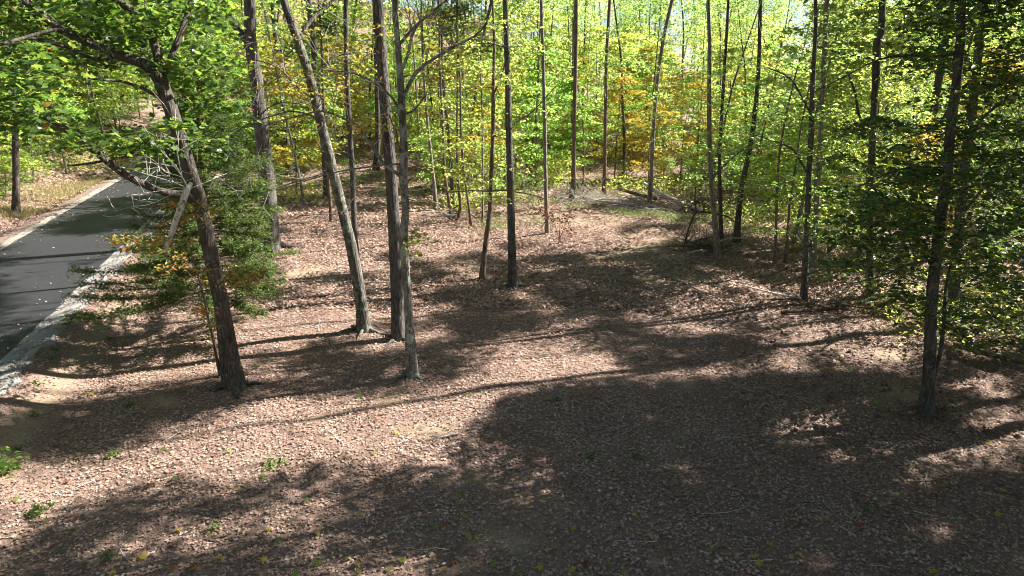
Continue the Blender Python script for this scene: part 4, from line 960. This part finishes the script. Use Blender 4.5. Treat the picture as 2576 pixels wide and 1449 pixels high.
# sticks scattered over the litter
stick_me = []
for k in range(4):
    m = MB(); nd = []; grow(m, nd, np.array([-.3, 0, .0]), np.array([1., random.uniform(-.2, .2), .0]), random.uniform(.5, .9), .012, 1 if k % 2 else 0, 5); stick_me.append(m.mesh('stick', M['dead' if k < 2 else 'rot'], True))
for k in range(110):
    px, py = random.uniform(150, 2500), random.uniform(640, 1430); p = at(px, py)
    if road_d(p[0], p[1]) < 4.5: continue
    o = link('stick', stick_me[k % 4], None, (p[0], p[1], p[2] + .03)); o.rotation_euler = (0, 0, random.random() * 6.28); s = random.uniform(.5, 1.1); o.scale = (s, s, s * .4)
    tag(o, 'small weathered grey stick lying on the leaf litter' if k % 4 < 2 else 'small dark rotten stick lying on the leaf litter', 'stick', 'sticks strewn on the litter')

# ------------------------------------------------------------------ bright leaves fallen on top of the litter
fl = {'green': ('leaf_green', 'freshly fallen green leaf lying on the brown litter'), 'yellow': ('leaf_yellow', 'freshly fallen yellow leaf lying on the brown litter'), 'red': ('leaf_dead', 'fallen red-brown leaf curled on top of the litter'), 'pale': ('dead', 'bleached whitish leaf lying on the dark litter')}
flm = {}
for k, (mt, lab) in fl.items():
    for j in range(2):
        m = MB(); leaves(m, np.array([[0, 0, 0.]]), 1., .12, shape='lobed', aspect=.62, a=[.4 + .3 * j]); flm[k, j] = m.mesh('fallen_leaf', M[mt])
for i in range(230):
    k = random.choices(list(fl), (.42, .22, .16, .2))[0]
    px, py = random.uniform(20, 2556), 1449 - 620 * random.random() ** 1.5; p = at(px, py)
    if road_d(p[0], p[1]) < 4: continue
    o = link('fallen_leaf', flm[k, i % 2], None, (p[0], p[1], p[2] + .055)); s = random.uniform(.08, .135) * (.6 if k == 'pale' else 1)
    o.scale = (s, s, s); o.rotation_euler = (rng.normal(0, .2), rng.normal(0, .2), random.random() * 6.28)
    tag(o, fl[k][1], 'leaf', 'bright leaves lying on the litter')

# ------------------------------------------------------------------ low plants
def weed(px, py, label, n, h, mat, s, group=None, wd=.18):
    p = at(px, py); root = empty('weed', p, label, 'plant', group); m = MB(); nd = []; tips = []
    for _ in range(n):
        grow(m, nd, p + np.array([random.gauss(0, wd * .4), random.gauss(0, wd * .4), -.02]), np.array([random.gauss(0, .5), random.gauss(0, .5), 1.]), h * random.uniform(.6, 1.1), .004, 0, 3)
    link('stem', m.mesh('stem', M['twig'], True, p), root)
    m = MB(); clump_leaves(m, [a for a, _ in nd], 5, wd * .6, s, .5, .5, aspect=.6); tag(link('foliage', m.mesh('foliage', M[mat], False, p), root), kind='stuff')
weed(700, 1168, 'small bright yellow-green weed tuft standing alone in sunlit litter', 5, .10, 'grass', .09, wd=.14)
weed(8, 1190, 'green leafy weed at the roadside end of the litter', 6, .40, 'leaf_green', .13, wd=.25)
weed(90, 1298, 'pale green weed sprouting in the open litter', 5, .12, 'grass', .09, wd=.18)
for px, py in ((290,1143),(270,850),(140,880),(80,1050),(300,780),(45,1130),(95,965),(170,815),(130,905),(280,1150),(330,1020),(2180,1290),(1910,1010),(1600,1150),(1480,1150),(1400,1010),(540,1330),(280,1400),(640,1480)):
    weed(px, py, 'tiny green weed poking through the leaf litter', 3, .10, 'grass', .065, 'tiny weeds in the litter', .10)
def cover(name, label, spots, mat, n, s, hmax, cat, aspect=.5, tilt=.6):
    m = MB()
    for px, py, rx, ry in spots:
        k = int(n); a = rng.normal(0, .45, (k, 2)); P = []
        c = at(px, py); e = at(px + rx, py); f = at(px, py - ry); g = at(px, py + ry)
        wx = abs(e[0] - c[0]); wy = abs(f[1] - g[1]) / 2
        x = c[0] + a[:, 0] * wx; y = c[1] + a[:, 1] * wy
        kk = (road_d(x, y) > 2.9) | (road_d(x, y) < -2.9); x, y = x[kk], y[kk]
        leaves(m, on_ground(x, y, .02 + hmax * rng.random(len(x)) ** 1.5), s * rng.uniform(.6, 1.4, len(x)), tilt, aspect=aspect)
    return tag(link(name, m.mesh(name, M[mat])), label, cat, kind='stuff')
cover('ground_cover', 'fresh green ground cover in front of the brush line and under the trees', [(1610,538,70,12),(1680,545,80,14),(1560,535,30,10),(1720,560,60,12),(2100,615,120,30),(2180,640,90,30),(1920,590,90,25),(1890,580,60,22),(2280,700,100,40),(2500,800,120,60),(1090,470,60,14),(940,440,30,8),(1360,560,60,20),(1250,560,80,22),(1440,520,60,14),(1480,500,80,12)], 'grass', 420, .08, .2, 'ground cover')
cover('undergrowth', 'tangled green and yellow undergrowth along the foot of the woods', [(760,500,110,18),(640,500,90,22),(560,520,80,30),(1160,520,70,16),(1560,480,120,16),(1700,490,120,18),(1850,560,120,30),(2350,820,160,70),(2520,760,120,80),(480,420,90,20),(60,430,120,50),(200,420,100,30),(280,390,60,18)], 'leaf_maple', 1100, .12, .9, 'undergrowth')
def grass_blades(name, label, spots, mat, n, h, cat):
    m = MB()
    for px, py, rx, ry in spots:
        c = at(px, py); e = at(px + rx, py); f = at(px, py - ry); g = at(px, py + ry); a = rng.normal(0, .5, (n, 2))
        x = c[0] + a[:, 0] * abs(e[0] - c[0]); y = c[1] + a[:, 1] * abs(f[1] - g[1]) / 2
        kk = (np.abs(road_d(x, y)) > 3.0); x, y = x[kk], y[kk]; k = len(x)
        p = on_ground(x, y, -.01); hh = h * rng.uniform(.4, 1.2, k)[:, None]; an = rng.random(k) * 6.28; w = np.stack([np.cos(an), np.sin(an), 0 * an], -1) * .012
        bend = np.stack([rng.normal(0, .4, k), rng.normal(0, .4, k), np.ones(k)], -1)
        V = np.stack([p - w, p + w, p + bend * hh], 1).reshape(-1, 3); m.add(V, np.arange(3 * k).reshape(-1, 3), rng.random(k))
    return tag(link(name, m.mesh(name, M[mat])), label, cat, kind='stuff')
grass_blades('dry_grass', 'straw-coloured dry grass on the bank above the road', [(150,500,120,22),(200,480,60,20),(250,460,60,14),(60,540,80,18),(330,420,50,14)], 'dry_grass', 2200, .3, 'dry grass')
grass_blades('green_grass', 'short green grass tufts by the brush line and shoulder', [(1610,540,50,8),(1690,548,60,8),(1480,505,50,8),(1250,570,60,10)], 'grass', 450, .16, 'grass')
# rough clods of dug soil at the right edge
m = MB(); n = 420; px = rng.uniform(1850, 2576, n); py = rng.uniform(700, 1100, n); keep = py > 660 + (px - 1850) * .12
P = np.array([at(a, b_) for a, b_ in zip(px[keep], py[keep])]); stones(m, P + [0, 0, .02], .025 + .06 * rng.random(len(P)) ** 3)
tag(link('soil_clods', m.mesh('soil_clods', M['soil'])), 'rough dark clods of dug soil along the beech side of the clearing', 'soil', kind='stuff')
# pale specks of stone in the shaded litter
sm = []
for k in range(3):
    m = MB(); stones(m, np.zeros((1, 3)), np.array([1.])); sm.append(m.mesh('stone', M['gravel']))
for k in range(60):
    p = at(random.uniform(900, 2560), random.uniform(950, 1440)); o = link('stone', sm[k % 3], None, (p[0], p[1], p[2] + .045)); s = random.uniform(.018, .035); o.scale = (s, s, s)
    tag(o, 'small pale stone lying in the shaded litter', 'stone', 'pale stones in the litter')
